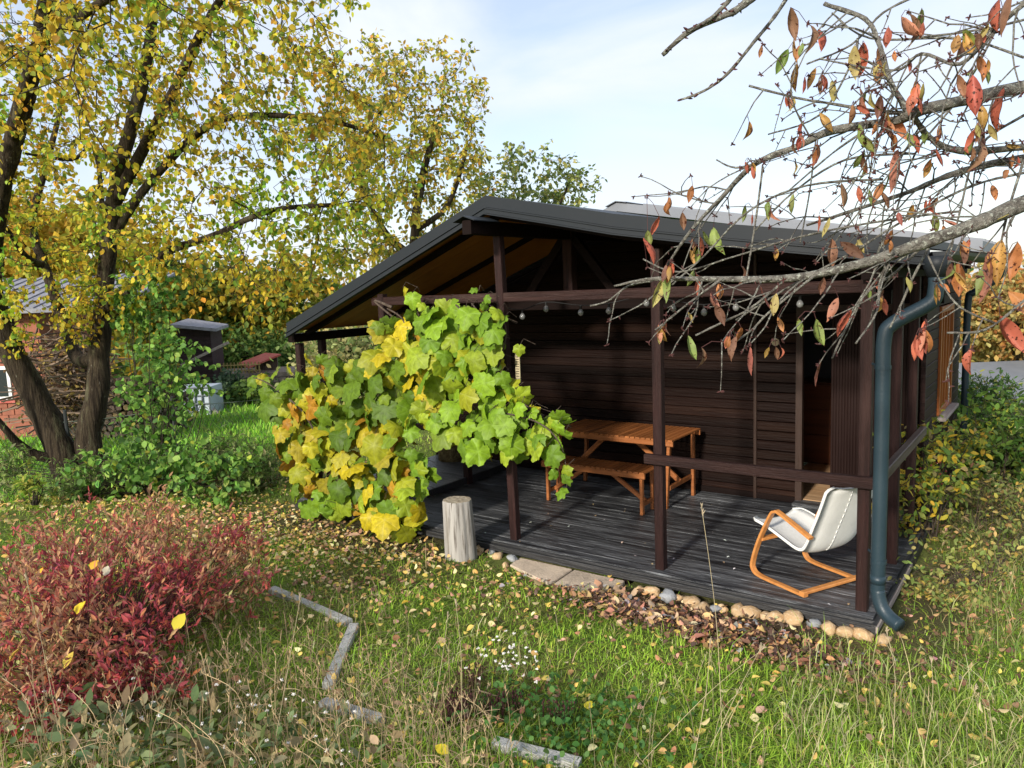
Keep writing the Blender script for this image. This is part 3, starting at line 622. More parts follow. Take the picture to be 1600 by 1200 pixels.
def frames(dirs, roll, normal_bias=None):
    """rotation matrices whose y axis is dirs; z axis near normal_bias, rolled"""
    d = dirs/np.linalg.norm(dirs, axis=1, keepdims=True)
    nb = np.tile([0, 0, 1.0], (len(d), 1)) if normal_bias is None else normal_bias
    x = np.cross(d, nb); l = np.linalg.norm(x, axis=1, keepdims=True); x = np.where(l < 1e-3, [[1, 0, 0]], x/np.maximum(l, 1e-6)); z = np.cross(x, d)
    c, s = np.cos(roll)[:, None], np.sin(roll)[:, None]
    x2 = x*c+z*s; z2 = -x*s+z*c
    return np.stack([x2, d, z2], -1)
def cloud(name, T, pos, rot, size, cols, m, parent=None, jit=.0):
    V, F, ve = T; n = len(pos); k = len(V)
    W = np.einsum('nij,kj->nki', rot, V)*size[:, None, None]+pos[:, None, :]
    FF = (F[None]+(np.arange(n)*k)[:, None, None]).reshape(-1, F.shape[1])
    c = np.repeat(cols, k, 0); me = mesh_np(name, W.reshape(-1, 3), FF, m, col=c, vein=None if ve is None else np.tile(ve, n))
    return link(name, me, parent)
_tm = {}
def leafy(parent, T, key, pos, rot, size, cols, mO, mA, rest='foliage', nmax=300, minpx=9, leafname='leaf', variants=None):
    """largest leaves in view become single objects, the remainder one mesh"""
    d = pos-CAM; dep = d@_f; px = size*FPX*.64/np.maximum(dep, .3); u = 800+FPX*(d@_r)/np.maximum(dep, .1); v = 600-FPX*(d@_u)/np.maximum(dep, .1)
    inv = (dep > .3) & (u > -10) & (u < 1610) & (v > -10) & (v < 1210)
    score = np.where(inv, px, 0); order = np.argsort(-score)[:nmax]; order = order[score[order] > minpx]
    if key not in _tm:
        if variants: _tm[key] = [mesh_np(leafname, t_[0], t_[1], mO, vein=t_[2]) for t_ in variants]
        else: _tm[key] = [mesh_np(leafname, T[0]*np.array([1+.08*s, 1, 1+.9*s]), T[1], mO, vein=T[2]) for s in (-1, -.3, .4, 1)]
    for n_, i_ in enumerate(order):
        o = bpy.data.objects.new(leafname, _tm[key][n_ % len(_tm[key])]); COL.objects.link(o)
        Mx = Matrix([list(rot[i_][r_]*size[i_])+[pos[i_][r_]-(parent.location[r_])] for r_ in range(3)]+[[0, 0, 0, 1]])
        o.parent = parent; o.matrix_local = Mx; o.color = (*np.clip(cols[i_], 0, 1), 1)
    mask = np.ones(len(pos), bool); mask[order] = False
    if mask.any():
        o = cloud(rest, T, pos[mask], rot[mask], size[mask], cols[mask], mA, parent); o['kind'] = 'stuff'
def pick(pal, n, w_=None, var=.18):
    pal = np.array(pal, float); i_ = rng.choice(len(pal), n, p=None if w_ is None else np.array(w_)/sum(w_)); c = pal[i_]
    return np.clip(c*(1+rng.normal(0, var, (n, 1)))*(1+rng.normal(0, var*.35, (n, 3))), .003, .9)

# ------------------------------------------------------------------ trees grown towards a cloud of points
def grow(seeds, parents, A, step=.25, infl=1.6, kill=.4, iters=90, bias=(0, 0, .0)):
    P = [np.array(s, float) for s in seeds]; par = list(parents); A = np.array(A); alive = np.ones(len(A), bool); near = np.full(len(A), 1e9); idx = np.zeros(len(A), int)
    newfrom = 0; bias = np.array(bias); kids = {}
    for it in range(iters):
        if newfrom >= len(P) or not alive.any(): break
        NP = np.array(P[newfrom:]); al = np.where(alive)[0]
        for s in range(0, len(NP), 64):
            D = np.linalg.norm(A[al][:, None]-NP[None, s:s+64], axis=2); m_ = D.argmin(1); dm = D[np.arange(len(al)), m_]; b_ = dm < near[al]
            near[al[b_]] = dm[b_]; idx[al[b_]] = newfrom+s+m_[b_]
        alive[near < kill] = False; al = np.where(alive & (near < infl))[0]; newfrom = len(P)
        acc = {}
        for a in al:
            v = A[a]-P[idx[a]]; acc.setdefault(idx[a], []).append(v/np.linalg.norm(v))
        for k_, vs in acc.items():
            v = np.mean(vs, 0)+bias+rng.normal(0, .12, 3); l = np.linalg.norm(v)
            if l < .05: continue
            q = P[k_]+v/l*step
            if kids.get(k_, 0) > 3: continue
            kids[k_] = kids.get(k_, 0)+1
            P.append(q); par.append(k_)
    return np.array(P), par
def wood(P, par, rbase, tip=.003, expo=2.4, fixed=None):
    n = len(P); r_ = np.zeros(n); ch_ = [[] for _ in range(n)]
    for i_ in range(n):
        if par[i_] >= 0: ch_[par[i_]].append(i_)
    for i_ in range(n-1, -1, -1):
        r_[i_] = max(tip, sum(r_[c]**expo for c in ch_[i_])**(1/expo)) if ch_[i_] else tip
    return r_, ch_
def branch_mesh(P, par, r_, ch_, start, rmin=0, mb=None, sides=5, rmax=1e9):
    mb = mb or MB(); n = len(P)
    for i_ in range(start, n):
        p_ = par[i_]
        first = p_ < start or max(ch_[p_], key=lambda c: r_[c]) != i_
        if not first: continue
        chain = [p_, i_]; k_ = i_
        while ch_[k_]:
            k_ = max(ch_[k_], key=lambda c: r_[c]); chain.append(k_)
        rr = [min(r_[chain[1]]*1.05, rmax)]+[min(r_[c], rmax) for c in chain[1:]]
        mb.tube([P[c] for c in chain], rr, sides if rr[0] > .012 else 3, cap=False)
    return mb
def ell(n, c, r_):                       # n points in an ellipsoid, denser to the skin
    v = rng.normal(size=(n, 3)); v /= np.linalg.norm(v, axis=1, keepdims=True); return np.array(c)+v*(rng.random((n, 1))**.45)*np.array(r_)
def pxell(n, px, py, dep, rx, ry, rd):   # an ellipsoid given by where it stands: line of sight, distance, size
    c = at(px, py, dep); q = ell(n, (0, 0, 0), (rx*dep/FPX, rd, ry*dep/FPX))
    hr = np.array([_r[0], _r[1], 0]); hf = np.array([_f[0], _f[1], 0]); hf /= np.linalg.norm(hf); hr /= np.linalg.norm(hr)
    return c+q[:, :1]*hr+q[:, 1:2]*hf+q[:, 2:]*np.array([0, 0, 1.0])
def polyseed(lines):
    """lines: list of (attach index or -1, [points]) -> seeds, parents, list of index lists"""
    P = []; par = []; idxs = []
    for (ref, pts) in lines:
        if ref is not None: l, f = ref; pts = [tuple(P[idxs[l][int(f*(len(idxs[l])-1))]])]+list(pts[1:])
        pts = smoothpath(pts, 5); ids = []
        for k_, q in enumerate(pts):
            if k_ == 0 and ref is not None:
                l, f = ref; par.append(idxs[l][int(f*(len(idxs[l])-1))]); P.append(np.array(P[par[-1]])); ids.append(len(P)-1); continue
            par.append(ids[-1] if ids else -1); P.append(np.array(q)); ids.append(len(P)-1)
        idxs.append(ids)
    return P, par, idxs
def tree(label, name, cat, lines, radii, A, step, infl, kill, leaf, trunkmat, group=None, tip=.004, sides=6, pl_leaf=None, bias=(0, 0, 0), rmax=.06, twig=True, nm=300):
    base = lines[0][1][0]; t = thing(name, label, cat, tuple(float(q) for q in base), group)
    P, par, idxs = polyseed(lines); ns = len(P)
    for ids, (r0, r1) in zip(idxs, radii):
        b = MB(); n_ = len(ids); L_ = [Vector(P[i_]) for i_ in ids]
        rr = [r0+(r1-r0)*(k_/(n_-1))**.8 for k_ in range(n_)]
        b.tube(L_, rr, 12 if r0 > .05 else 7, cap=True)
        b.v = [tuple(Vector(v)+Vector((1, 1, 0))*mnoise.noise(Vector(v)*6)*r0*.12) for v in b.v]
        b.build('trunk' if r0 > .1 else 'limb', trunkmat, t, True)
    P, par = grow(P, par, A, step, infl, kill, bias=bias)
    r_, ch_ = wood(P, par, 0, tip)
    mb = branch_mesh(P, par, r_, ch_, ns, sides=sides, rmax=rmax); o = mb.build('branches', trunkmat if twig is True else twig, t, True); o['kind'] = 'stuff'
    # leaves on thin wood
    cand = np.array([i_ for i_ in range(ns, len(P)) if r_[i_] < leaf.get('rmax', .014)])
    n_ = leaf['n']; per = leaf.get('per', 4); ns2 = n_//per; s = rng.choice(cand, ns2); q = P[s]; pp = P[[par[i_] for i_ in s]]; fr_ = rng.random((ns2, 1)); p0 = q*(1-fr_)+pp*fr_
    ax = (q-pp)/step*.5+rng.normal(size=(ns2, 3))*.8+np.array([0, 0, -.15]); ax /= np.linalg.norm(ax, axis=1, keepdims=True); ln = rng.uniform(.5, 1.3, (ns2, 1))*leaf.get('jit', .07)*3.0
    tw_ = MB()
    for k_ in range(0, ns2, leaf.get('tskip', 1)): tw_.tube([p0[k_], p0[k_]+ax[k_]*ln[k_]*.55+rng.normal(0, .008, 3), p0[k_]+ax[k_]*ln[k_]], [tip*.9, tip*.6, tip*.4], 3, cap=False)
    o = tw_.build('twiglets', M['barkt'], t); o['kind'] = 'stuff'
    n_ = ns2*per; i4 = np.repeat(np.arange(ns2), per); fr2 = np.tile(np.linspace(.25, 1.0, per), ns2)[:, None]
    pos = p0[i4]+ax[i4]*ln[i4]*fr2+rng.normal(0, .012, (n_, 3)); d = ax[i4]*.6*step+rng.normal(size=(n_, 3))*.5*step+np.array([0, 0, -leaf.get('droop', .8)*.8])*step
    rot = frames(d, rng.normal(0, 1.0, n_)); size = rng.uniform(*leaf['size'], n_)
    cols = leaf['col'](pos, n_)
    if leaf.get('single'): leafy(t, leaf['T'], name, pos, rot, size, cols, leaf['mO'], leaf['mA'], nmax=nm)
    else:
        o = cloud('foliage', leaf['T'], pos, rot, size, cols, leaf['mA'], t); o['kind'] = 'stuff'
    return t

def A3(*a): return tuple(at(*a))
YEL = [(.72, .54, .045), (.72, .44, .04), (.60, .52, .05), (.40, .44, .05), (.22, .33, .04), (.42, .27, .04)]
def ycol(pos, n):
    c = pick(YEL, n, [4, 1.2, 3, 2.6, 1.8, .6]); g_ = np.array([mnoise.noise(Vector(q*.8)) for q in pos])[:, None]; return np.clip(c*(1+g_*np.array([.1, .35, .1])-np.maximum(g_, 0)*np.array([.75, .12, .0])), .01, .9)
# the big multi-stemmed plum tree on the left
gb = gz(-6.6, -.3)
b0 = np.array([*onz(118, 770, gb)[:2], gb-.05]); D = np.linalg.norm(b0-CAM); D = float((b0-CAM)@_f)
b1 = b0+np.array([.35, .25, 0]); D1 = float((b1-CAM)@_f)
lines = [
    (None, [b0, A3(95, 700, D), A3(55, 620, D-.1), A3(15, 540, D-.3), A3(-15, 440, D-.6), A3(0, 300, D-1.0), A3(35, 170, D-1.3), A3(60, 70, D-1.6), A3(80, -60, D-2.0)]),
    (None, [b1, A3(138, 690, D1), A3(152, 620, D1), A3(156, 540, D1), A3(163, 450, D1), A3(172, 360, D1-.2), A3(188, 260, D1-.4), A3(215, 160, D1-.7), A3(235, 60, D1-1.0), A3(240, -50, D1-1.3)]),
    ((1, .32), [(0, 0, 0), A3(122, 560, D1+.3), A3(98, 500, D1+.5), A3(75, 430, D1+.6), A3(50, 350, D1+.8), A3(75, 250, D1+1.0), A3(100, 150, D1+1.1)]),
    ((0, .12), [(0, 0, 0), A3(60, 712, D-.2), A3(25, 690, D-.4), A3(-5, 655, D-.6), A3(-60, 600, D-.9)]),
    ((1, .62), [(0, 0, 0), A3(225, 230, D1-.6), A3(262, 160, D1-1.2), A3(305, 70, D1-1.8), A3(345, 0, D1-2.4), A3(420, -90, D1-3.0)]),
    ((1, .42), [(0, 0, 0), A3(205, 450, D1-.4), A3(260, 395, D1-.9), A3(330, 370, D1-1.2), A3(420, 330, D1-1.5), A3(520, 320, D1-1.6)]),
    ((1, .55), [(0, 0, 0), A3(230, 290, D1-.3), A3(320, 200, D1-.6), A3(400, 180, D1-.8), A3(520, 190, D1-.8), A3(600, 215, D1-.7)]),
    ((2, .55), [(0, 0, 0), A3(40, 400, D1+.2), A3(0, 345, D1-.4), A3(-50, 320, D1-1)]),
    ((1, .50), [(0, 0, 0), A3(150, 240, D1+.1), A3(110, 250, D1-.2), A3(40, 240, D1-1)]),
    ((0, .72), [(0, 0, 0), A3(60, 80, D-2.2), A3(150, 10, D-3.6), A3(260, -60, D-4.6)]),
]
radii = [(.215, .07), (.185, .052), (.11, .034), (.085, .03), (.085, .03), (.075, .022), (.07, .02), (.05, .02), (.04, .015), (.08, .02)]
Ac = np.concatenate([
    pxell(450, 120, 150, 9.5, 240, 210, 2.2), pxell(420, 330, 120, 8.4, 230, 190, 2.2), pxell(420, 480, 230, 8.6, 190, 180, 1.9), pxell(300, 320, 330, 8.2, 200, 110, 1.6),
    pxell(260, 90, 330, 10.2, 160, 130, 1.4), pxell(220, 560, 350, 9.2, 110, 110, 1.1), pxell(160, 430, 430, 8.3, 80, 70, .8), pxell(220, 250, 20, 6.6, 280, 110, 1.5), pxell(60, 480, 15, 8, 90, 90, 1.0), pxell(150, 110, 460, 9.2, 120, 60, .7), pxell(200, 390, 430, 8.6, 90, 48, .7), pxell(170, 50, 490, 9.4, 90, 48, .6), pxell(120, 60, 120, 6.2, 130, 150, .9)])
tree('large multi-stemmed plum tree with yellow autumn leaves left of the cabin', 'plum_tree', 'tree', lines, radii, Ac, .22, 1.7, .30,
     dict(n=21000, per=5, size=(.038, .078), T=T_ROUND, col=ycol, mO=M['leafO'], mA=M['leafA'], single=True, rmax=.016, jit=.07, droop=.9), M['bark'], twig=M['barkt'], rmax=.045)
# second tree behind, reaching the sky over the roof
def ycol2(pos, n): return pick([(.70, .52, .07), (.52, .48, .08), (.32, .38, .07), (.64, .38, .07), (.20, .26, .05)], n, [3, 3, 2, 1.2, 1.2])
q0 = at(640, 640, 14.5); q0[2] = gz(q0[0], q0[1])
lines = [(None, [q0, A3(640, 500, 14.5), A3(645, 400, 14.4), A3(655, 300, 14.3), A3(680, 200, 14.2)]), ((0, .5), [(0, 0, 0), A3(600, 360, 14.3), A3(560, 260, 14.1), A3(600, 160, 14)]), ((0, .6), [(0, 0, 0), A3(700, 320, 14.4), A3(730, 230, 14.4)])]
Ac = np.concatenate([pxell(260, 560, 200, 13.6, 110, 140, 1.5), pxell(260, 650, 230, 14.3, 110, 150, 1.5), pxell(150, 700, 160, 14.4, 75, 90, 1.1), pxell(110, 720, 270, 14.6, 60, 90, 1), pxell(30, 672, 70, 14.4, 25, 34, .4), pxell(30, 590, 90, 14, 40, 50, .6), pxell(90, 560, 380, 13.6, 90, 70, 1)])
tree('tall airy tree with yellow green leaves rising behind the left roof slope', 'garden_tree', 'tree', lines, [(.16, .05), (.08, .03), (.07, .03)], Ac, .24, 1.8, .28,
     dict(n=8500, size=(.07, .115), T=T_TINY, col=ycol2, mO=None, mA=M['leafA'], rmax=.02, jit=.09, droop=.5), M['bark'], twig=M['barkt'], rmax=.04)
q0 = at(840, 640, 18); q0[2] = gz(q0[0], q0[1])
lines = [(None, [q0, A3(835, 500, 18), A3(830, 400, 18), A3(825, 320, 18)]), ((0, .7), [(0, 0, 0), A3(870, 330, 18), A3(895, 270, 18)])]
Ac = np.concatenate([pxell(170, 820, 320, 18, 65, 85, 1.6), pxell(120, 880, 300, 18, 45, 70, 1.2), pxell(40, 925, 290, 18, 22, 18, .5), pxell(30, 800, 240, 18, 22, 30, .5), pxell(25, 845, 248, 18, 16, 30, .4), pxell(120, 760, 330, 17.5, 60, 70, 1.2)])
tree('small grey green tree showing above the roof ridge', 'garden_tree', 'tree', lines, [(.12, .04), (.06, .02)], Ac, .26, 1.8, .30,
     dict(n=3200, size=(.09, .14), T=T_TINY, col=lambda p_, n: pick([(.24, .30, .09), (.32, .36, .10), (.50, .45, .12), (.16, .22, .07)], n, [3, 3, 2, 2]), mO=None, mA=M['leafA'], rmax=.02, jit=.10, droop=.3), M['bark'], twig=M['barkt'], rmax=.035)

# ------------------------------------------------------------------ bushes built from leaf clumps on stems
def bush(label, name, cat, A, base, n, size, T, cols, mA=None, mO=None, single=False, stems=26, group=None, stemmat=None, clump=.10, droop=.3, nm=300, minpx=9, stemr=(.008, .003), per=6, stuffname='foliage', orient=None, sprig=.3):
    """A: cloud of clump centres"""
    t = thing(name, label, cat, tuple(float(q) for q in base), group); A = np.array(A)
    mb = MB(); s = rng.choice(len(A), min(stems, len(A)), replace=False)
    for i_ in s:
        e = A[i_]; bx = np.array(base)+(e-np.array(base))*np.array([.35, .35, 0])*rng.uniform(.2, 1.5); bx[2] = gz(bx[0], bx[1])-.02; mid = (bx+e)/2+rng.normal(0, .06, 3)+np.array([0, 0, .05])
        mb.tube(smoothpath([bx, mid, e], 3), [stemr[0]+(stemr[1]-stemr[0])*k_/6 for k_ in range(7)], 4, cap=False)
    o = mb.build('stems', stemmat or M['barkt'], t); o['kind'] = 'stuff'
    ns2 = n//per; n = ns2*per; i_ = rng.integers(0, len(A), ns2); p0 = A[i_]+rng.normal(0, clump*.8, (ns2, 3)); ax = rng.normal(size=(ns2, 3))*.7+np.array([0, 0, sprig]); out = A[i_]-A.mean(0); ax += out/(np.linalg.norm(out, axis=1, keepdims=True)+1e-6)*.5
    ax /= np.linalg.norm(ax, axis=1, keepdims=True); ln = rng.uniform(.6, 1.5, (ns2, 1))*clump*1.5; mb = MB()
    for k_ in range(ns2): mb.tube([p0[k_]-ax[k_]*ln[k_]*.3, p0[k_]+ax[k_]*ln[k_]*.5+rng.normal(0, .004, 3), p0[k_]+ax[k_]*ln[k_]], [stemr[1], stemr[1]*.8, stemr[1]*.4], 3, cap=False)
    o = mb.build('sprigs', stemmat or M['barkt'], t); o['kind'] = 'stuff'
    i4 = np.repeat(np.arange(ns2), per); fr2 = np.tile(np.linspace(0, 1.0, per), ns2)[:, None]; pos = p0[i4]+ax[i4]*ln[i4]*fr2+rng.normal(0, clump*.06, (n, 3))
    d = rng.normal(size=(n, 3))*.8+ax[i4]*.5+np.array([0, 0, -droop]) if orient is None else orient(pos, n)*.7+ax[i4]*.6
    rot = frames(d, rng.normal(0, .7, n)); sz = rng.uniform(*size, n); c = cols(pos, n)
    pos[:, 2] = np.maximum(pos[:, 2], ground(pos[:, 0], pos[:, 1])+.02)
    if single: leafy(t, T, name+label[:8], pos, rot, sz, c, mO or M['leafO'], mA or M['leafA'], rest=stuffname, nmax=nm, minpx=minpx)
    else:
        o = cloud(stuffname, T, pos, rot, sz, c, mA or M['leafA'], t); o['kind'] = 'stuff'
    return t
GREEN = [(.15, .30, .06), (.22, .40, .07), (.32, .50, .10), (.11, .22, .06), (.50, .52, .08)]
def gcols(w_): return lambda p_, n: pick(GREEN, n, w_)
# green climber left of the cabin
A = np.concatenate([pxell(90, 250, 560, 9.6, 42, 135, .3), pxell(70, 235, 660, 9.3, 60, 80, .4), pxell(40, 200, 480, 9.6, 22, 40, .2), pxell(30, 250, 440, 9.5, 26, 40, .2), pxell(110, 230, 735, 8.9, 120, 45, .6), pxell(60, 330, 740, 8.6, 80, 50, .5), pxell(25, 300, 600, 9.4, 30, 60, .3)])
bb_ = at(240, 760, 9.3); bb_[2] = gz(bb_[0], bb_[1])
bush('tall green climbing shrub with heart shaped leaves beside the plum trunk', 'climbing_shrub', 'shrub', A, bb_, 3600, (.05, .10), T_ROUND, gcols([4, 4, 2, 2.5, .35]), single=True, stems=50, clump=.09, droop=.9)
# small upright lime plant near the trunk foot
A = pxell(26, 55, 770, 8.3, 22, 34, .12); bb_ = at(55, 810, 8.3); bb_[2] = gz(bb_[0], bb_[1])
bush('small lime green herb at the foot of the plum tree', 'herb', 'plant', A, bb_, 260, (.06, .11), T_LANCE, lambda p_, n: pick([(.30, .38, .05), (.20, .30, .05), (.42, .40, .08)], n), stems=14, clump=.04)
# rambling grass-like weeds behind the climber (fence line)
A = np.concatenate([pxell(70, 385, 735, 9.4, 60, 24, .5), pxell(40, 330, 715, 10, 50, 22, .4), pxell(50, 130, 760, 9, 60, 22, .4), pxell(40, 15, 740, 9.2, 40, 30, .4)]); bb_ = at(385, 750, 9.4); bb_[2] = gz(bb_[0], bb_[1])
bush('grey green weeds grown through the wire fence', 'weed_thicket', 'weeds', A, bb_, 4600, (.05, .10), T_LANCE, lambda p_, n: pick([(.20, .33, .07), (.30, .40, .11), (.38, .40, .17), (.15, .24, .06)], n), stems=70, clump=.13)

# ------------------------------------------------------------------ red shrub in the left foreground
def redcol(pos, n):
    h = np.array([mnoise.noise(Vector((q[0]*2.6, q[1]*2.6, q[2]*3.2))) for q in pos]); u_ = ((pos-CAM)@_r)/((pos-CAM)@_f)
    a = pick([(.54, .10, .11), (.64, .14, .11), (.42, .09, .12), (.66, .24, .11), (.34, .11, .10)], n, [3, 2, 3, 1.2, 2])
    c = pick([(.58, .32, .16), (.66, .42, .20), (.44, .24, .14), (.60, .22, .14), (.42, .38, .15), (.36, .18, .12)], n, [2, 1.4, 3, 2, 1, 2])
    m_ = np.clip(.42+h*3.0-(u_+.48)*1.7-(pos[:, 2]-.45)*1.1, 0, 1); return np.where((rng.random(n) < m_)[:, None], a, c)
A = np.concatenate([pxell(300, 120, 985, 4.0, 160, 90, .6), pxell(200, 60, 920, 4.6, 120, 80, .5), pxell(200, 230, 890, 4.9, 130, 70, .55), pxell(120, 330, 930, 4.8, 80, 60, .4), pxell(120, 190, 830, 5.6, 130, 40, .4), pxell(80, 80, 1080, 3.6, 90, 60, .35), pxell(60, 370, 870, 5.2, 50, 30, .3), pxell(70, 230, 1060, 3.8, 90, 50, .3)])
hn = np.array([mnoise.noise(Vector((q[0]*2.2, q[1]*2.2, 9))) for q in A]); A[:, 2] += hn*.16; A[:, 2] = np.maximum(A[:, 2], ground(A[:, 0], A[:, 1])+.05)
bb_ = at(150, 1100, 4.2); bb_[2] = gz(bb_[0], bb_[1])
def ror(pos, n): return rng.normal(size=(n, 3))*.8+np.array([0, 0, .45])
bush('low bushy shrub with crimson and rust autumn leaves in the left foreground', 'spirea_shrub', 'shrub', A, bb_, 13500, (.022, .062), T_LANCE, redcol, single=True, stems=340, clump=.075, orient=ror, per=9, sprig=.9, stemmat=M['bud'], stemr=(.004, .0015), mA=M['leafA'], mO=M['leafO'], minpx=7)

# ------------------------------------------------------------------ vine on the front of the veranda
vine = thing('grape_vine', 'large leaved vine, lime green to yellow, climbing over the left veranda posts', 'vine', (-1.4, -.25, gz(-1.4, -.25)))
POLY = [(640, 500), (690, 485), (730, 480), (755, 490), (800, 492), (792, 525), (776, 560), (792, 605), (838, 645), (868, 655), (878, 690), (856, 712), (820, 712), (780, 708), (745, 712), (712, 706), (694, 672), (650, 668),
        (642, 700), (668, 728), (664, 770), (668, 815), (650, 838), (610, 832), (565, 815), (520, 805), (488, 800), (456, 780), (442, 735), (424, 690), (430, 655), (412, 628), (428, 606), (458, 592), (505, 580), (560, 576), (594, 550), (594, 512)]
def inpoly(x, y, P):
    c = False; j_ = len(P)-1
    for i_ in range(len(P)):
        xi, yi = P[i_]; xj, yj = P[j_]
        if (yi > y) != (yj > y) and x < (xj-xi)*(y-yi)/(yj-yi)+xi: c = not c
        j_ = i_
    return c
VL = []
def vplane(px, py, off_=0.):             # the vine's trellis stands just in front of the posts, bulging outward low down
    v = _f + _r*(px-800)/FPX - _u*(py-600)/FPX; y0 = -.17-off_
    return CAM+v*(y0-CAM[1])/v[1]
tries = 0
while len(VL) < 500 and tries < 20000:
    tries += 1; x, y = random.uniform(400, 885), random.uniform(478, 845)
    if not inpoly(x, y, POLY): continue
    layer = 0 if len(VL) < 285 else 1
    if layer == 0 and any((x-a[0])**2+(y-a[1])**2 < 14**2 and a[4] == 0 for a in VL): continue
    o_ = random.uniform(.06, .22) if layer == 0 else random.uniform(-.02, .08)
    if x < 560: o_ += (560-x)/560*.5
    VL.append((x, y, o_, 0, layer))
ext = [(400, 598), (415, 596), (395, 612), (432, 586), (448, 580), (475, 566), (500, 562), (630, 458), (645, 466), (661, 478), (748, 458), (757, 468), (752, 480), (812, 545), (872, 668), (882, 682), (862, 716), (872, 742), (880, 748), (884, 770), (596, 512), (612, 520), (640, 492), (655, 505), (392, 595), (408, 615), (600, 516), (866, 655), (885, 735)]
for (x, y) in ext: VL.append((x, y, .15, 1, 0))
pos = np.array([vplane(a[0], a[1], a[2]) for a in VL]); n = len(VL); pxy = np.array([(a[0], a[1]) for a in VL])
size = rng.choice([.15, .20, .24, .28, .31], n, p=[.14, .24, .28, .22, .12])*rng.uniform(.93, 1.07, n); size[[i_ for i_, a in enumerate(VL) if a[3]]] *= .72
right = np.clip((pxy[:, 0]-600)/260, 0, 1); size *= .95-.22*right
lay = np.array([a[4] for a in VL]); size = np.where(lay == 1, size*.95, size)
c = np.zeros((n, 3))
G1 = np.array([(.22, .36, .022), (.18, .31, .02), (.29, .38, .025), (.14, .25, .02)]); G2 = np.array([(.09, .16, .012), (.12, .20, .014), (.17, .25, .018)]); Y1 = np.array([(.50, .40, .015), (.42, .38, .02), (.33, .35, .02)]); O1 = np.array([(.48, .27, .02), (.40, .20, .02), (.38, .31, .02), (.40, .34, .03)])
for i_ in range(n):
    x, y = pxy[i_]; nn = mnoise.noise(Vector((x*.014, y*.018, 3.3)))
    yel = (.55 if (y < 640 and 640 < x < 780) else 0)*(.9 if nn > -.05 else .3)
    if x > 640 or y > 770: base_ = Y1 if random.random() < yel*.75 else G1
    elif y < 610 or (y < 660 and x > 520): base_ = G2 if random.random() < .8 else Y1
    else: base_ = O1 if random.random() < .26+nn-(x-480)/420 else (Y1 if random.random() < .55 else G2)
    if y > 780: base_ = G1 if random.random() < .6 else Y1
    if lay[i_] == 1: base_ = O1 if random.random() < (.25 if x < 620 else .05) else (G2 if random.random() < .5 else Y1)
    c[i_] = base_[random.randrange(len(base_))]*random.uniform(.85, 1.15)
nb = np.tile([.12, -1.0, .35], (n, 1))+rng.normal(0, .42, (n, 3)); d = np.tile([0, -.25, -1.0], (n, 1))+rng.normal(0, .45, (n, 3))
rot = frames(d, rng.normal(0, .30, n), nb); pos = pos+np.array([0, 0, 1.0])*size[:, None]*.4
leafy(vine, T_LOBED, 'vine', pos, rot, size, c, M['vineO'], M['vineA'], rest='small_leaves', nmax=300, variants=T_LOBEDS)
# petioles + canes
mb = MB()
for i_ in range(0, n):
    q = pos[i_]; mb.tube([q+np.array([0, 0, -.02]), q+np.array([random.uniform(-.04, .04), .07, .03]), q+np.array([random.uniform(-.08, .08), .16, -.02])], .0028, 3, cap=False)
o = mb.build('leaf_stalks', M['vinewood'], vine); o['kind'] = 'stuff'
def cane(px, off_=.02, r0=.014, r1=.006, nm_='cane'):
    P_ = [vplane(x, y, off_+random.uniform(-.02, .03)) for x, y in px]; b = MB(); sp_ = smoothpath(P_, 5); b.tube(sp_, [r0+(r1-r0)*k_/(len(sp_)-1) for k_ in range(len(sp_))], 7); return b.build(nm_, M['vinewood'], vine, True)
cane([(497, 785), (500, 740), (505, 700), (540, 660), (600, 650), (690, 640), (780, 620), (850, 650)], .0, .034, .01, 'trunk')
cane([(503, 700), (500, 640), (520, 600), (600, 560), (700, 520), (770, 500)], .0, .02, .006)
cane([(612, 480), (585, 470), (620, 500), (650, 520)]); cane([(745, 520), (730, 495), (712, 476)], .1, .009, .007); cane([(760, 520), (752, 495), (737, 474)], .1, .009, .007); cane([(770, 600), (785, 550), (790, 510), (760, 470)], .1, .010, .004)
cane([(640, 540), (630, 500), (605, 482)], .08, .010, .007); cane([(700, 630), (760, 640), (840, 660), (878, 700), (886, 760)], .12, .010, .003); cane([(600, 660), (590, 740), (600, 800), (640, 830)], .08, .018, .005); cane([(500, 690), (470, 640), (420, 600), (395, 590)], .2, .012, .004)
cane([(655, 760), (640, 720), (600, 680)], .05, .014, .006); cane([(660, 520), (650, 480), (632, 458)], .1, .007, .003)

# ------------------------------------------------------------------ cherry boughs hanging in from the right
CH = thing('cherry_tree', 'bare cherry boughs with hanging red and orange leaves, reaching in from the right', 'tree', (6.3, -2.6, gz(6.3, -2.6)))
crown0 = np.array([6.2, -2.5, 2.5])
def cb(P_, r0, r1, nm_='branch'):
    pts = smoothpath([at(*q) for q in P_], 5); n_ = len(pts); b = MB(); rr = [(r0+(r1-r0)*(k_/(n_-1)))*(1+.10*random.uniform(-1, 1)) for k_ in range(n_)]
    b.tube(pts, rr, 9 if r0 > .01 else 6); b.v = [tuple(Vector(v)+Vector([random.uniform(-1, 1) for _ in range(3)])*r1*.13) for v in b.v]; b.build(nm_, M['cherrybark'], CH, True); return [(np.array(p_), r_) for p_, r_ in zip(pts, rr)]
BR = []
BR.append(cb([(2050, 180, 2.6), (1760, 260, 2.5), (1600, 318, 2.45), (1520, 352, 2.45), (1440, 380, 2.5), (1360, 408, 2.6), (1240, 434, 2.75), (1120, 436, 2.9), (1020, 436, 3.05), (960, 447, 3.15)], .034, .0042))
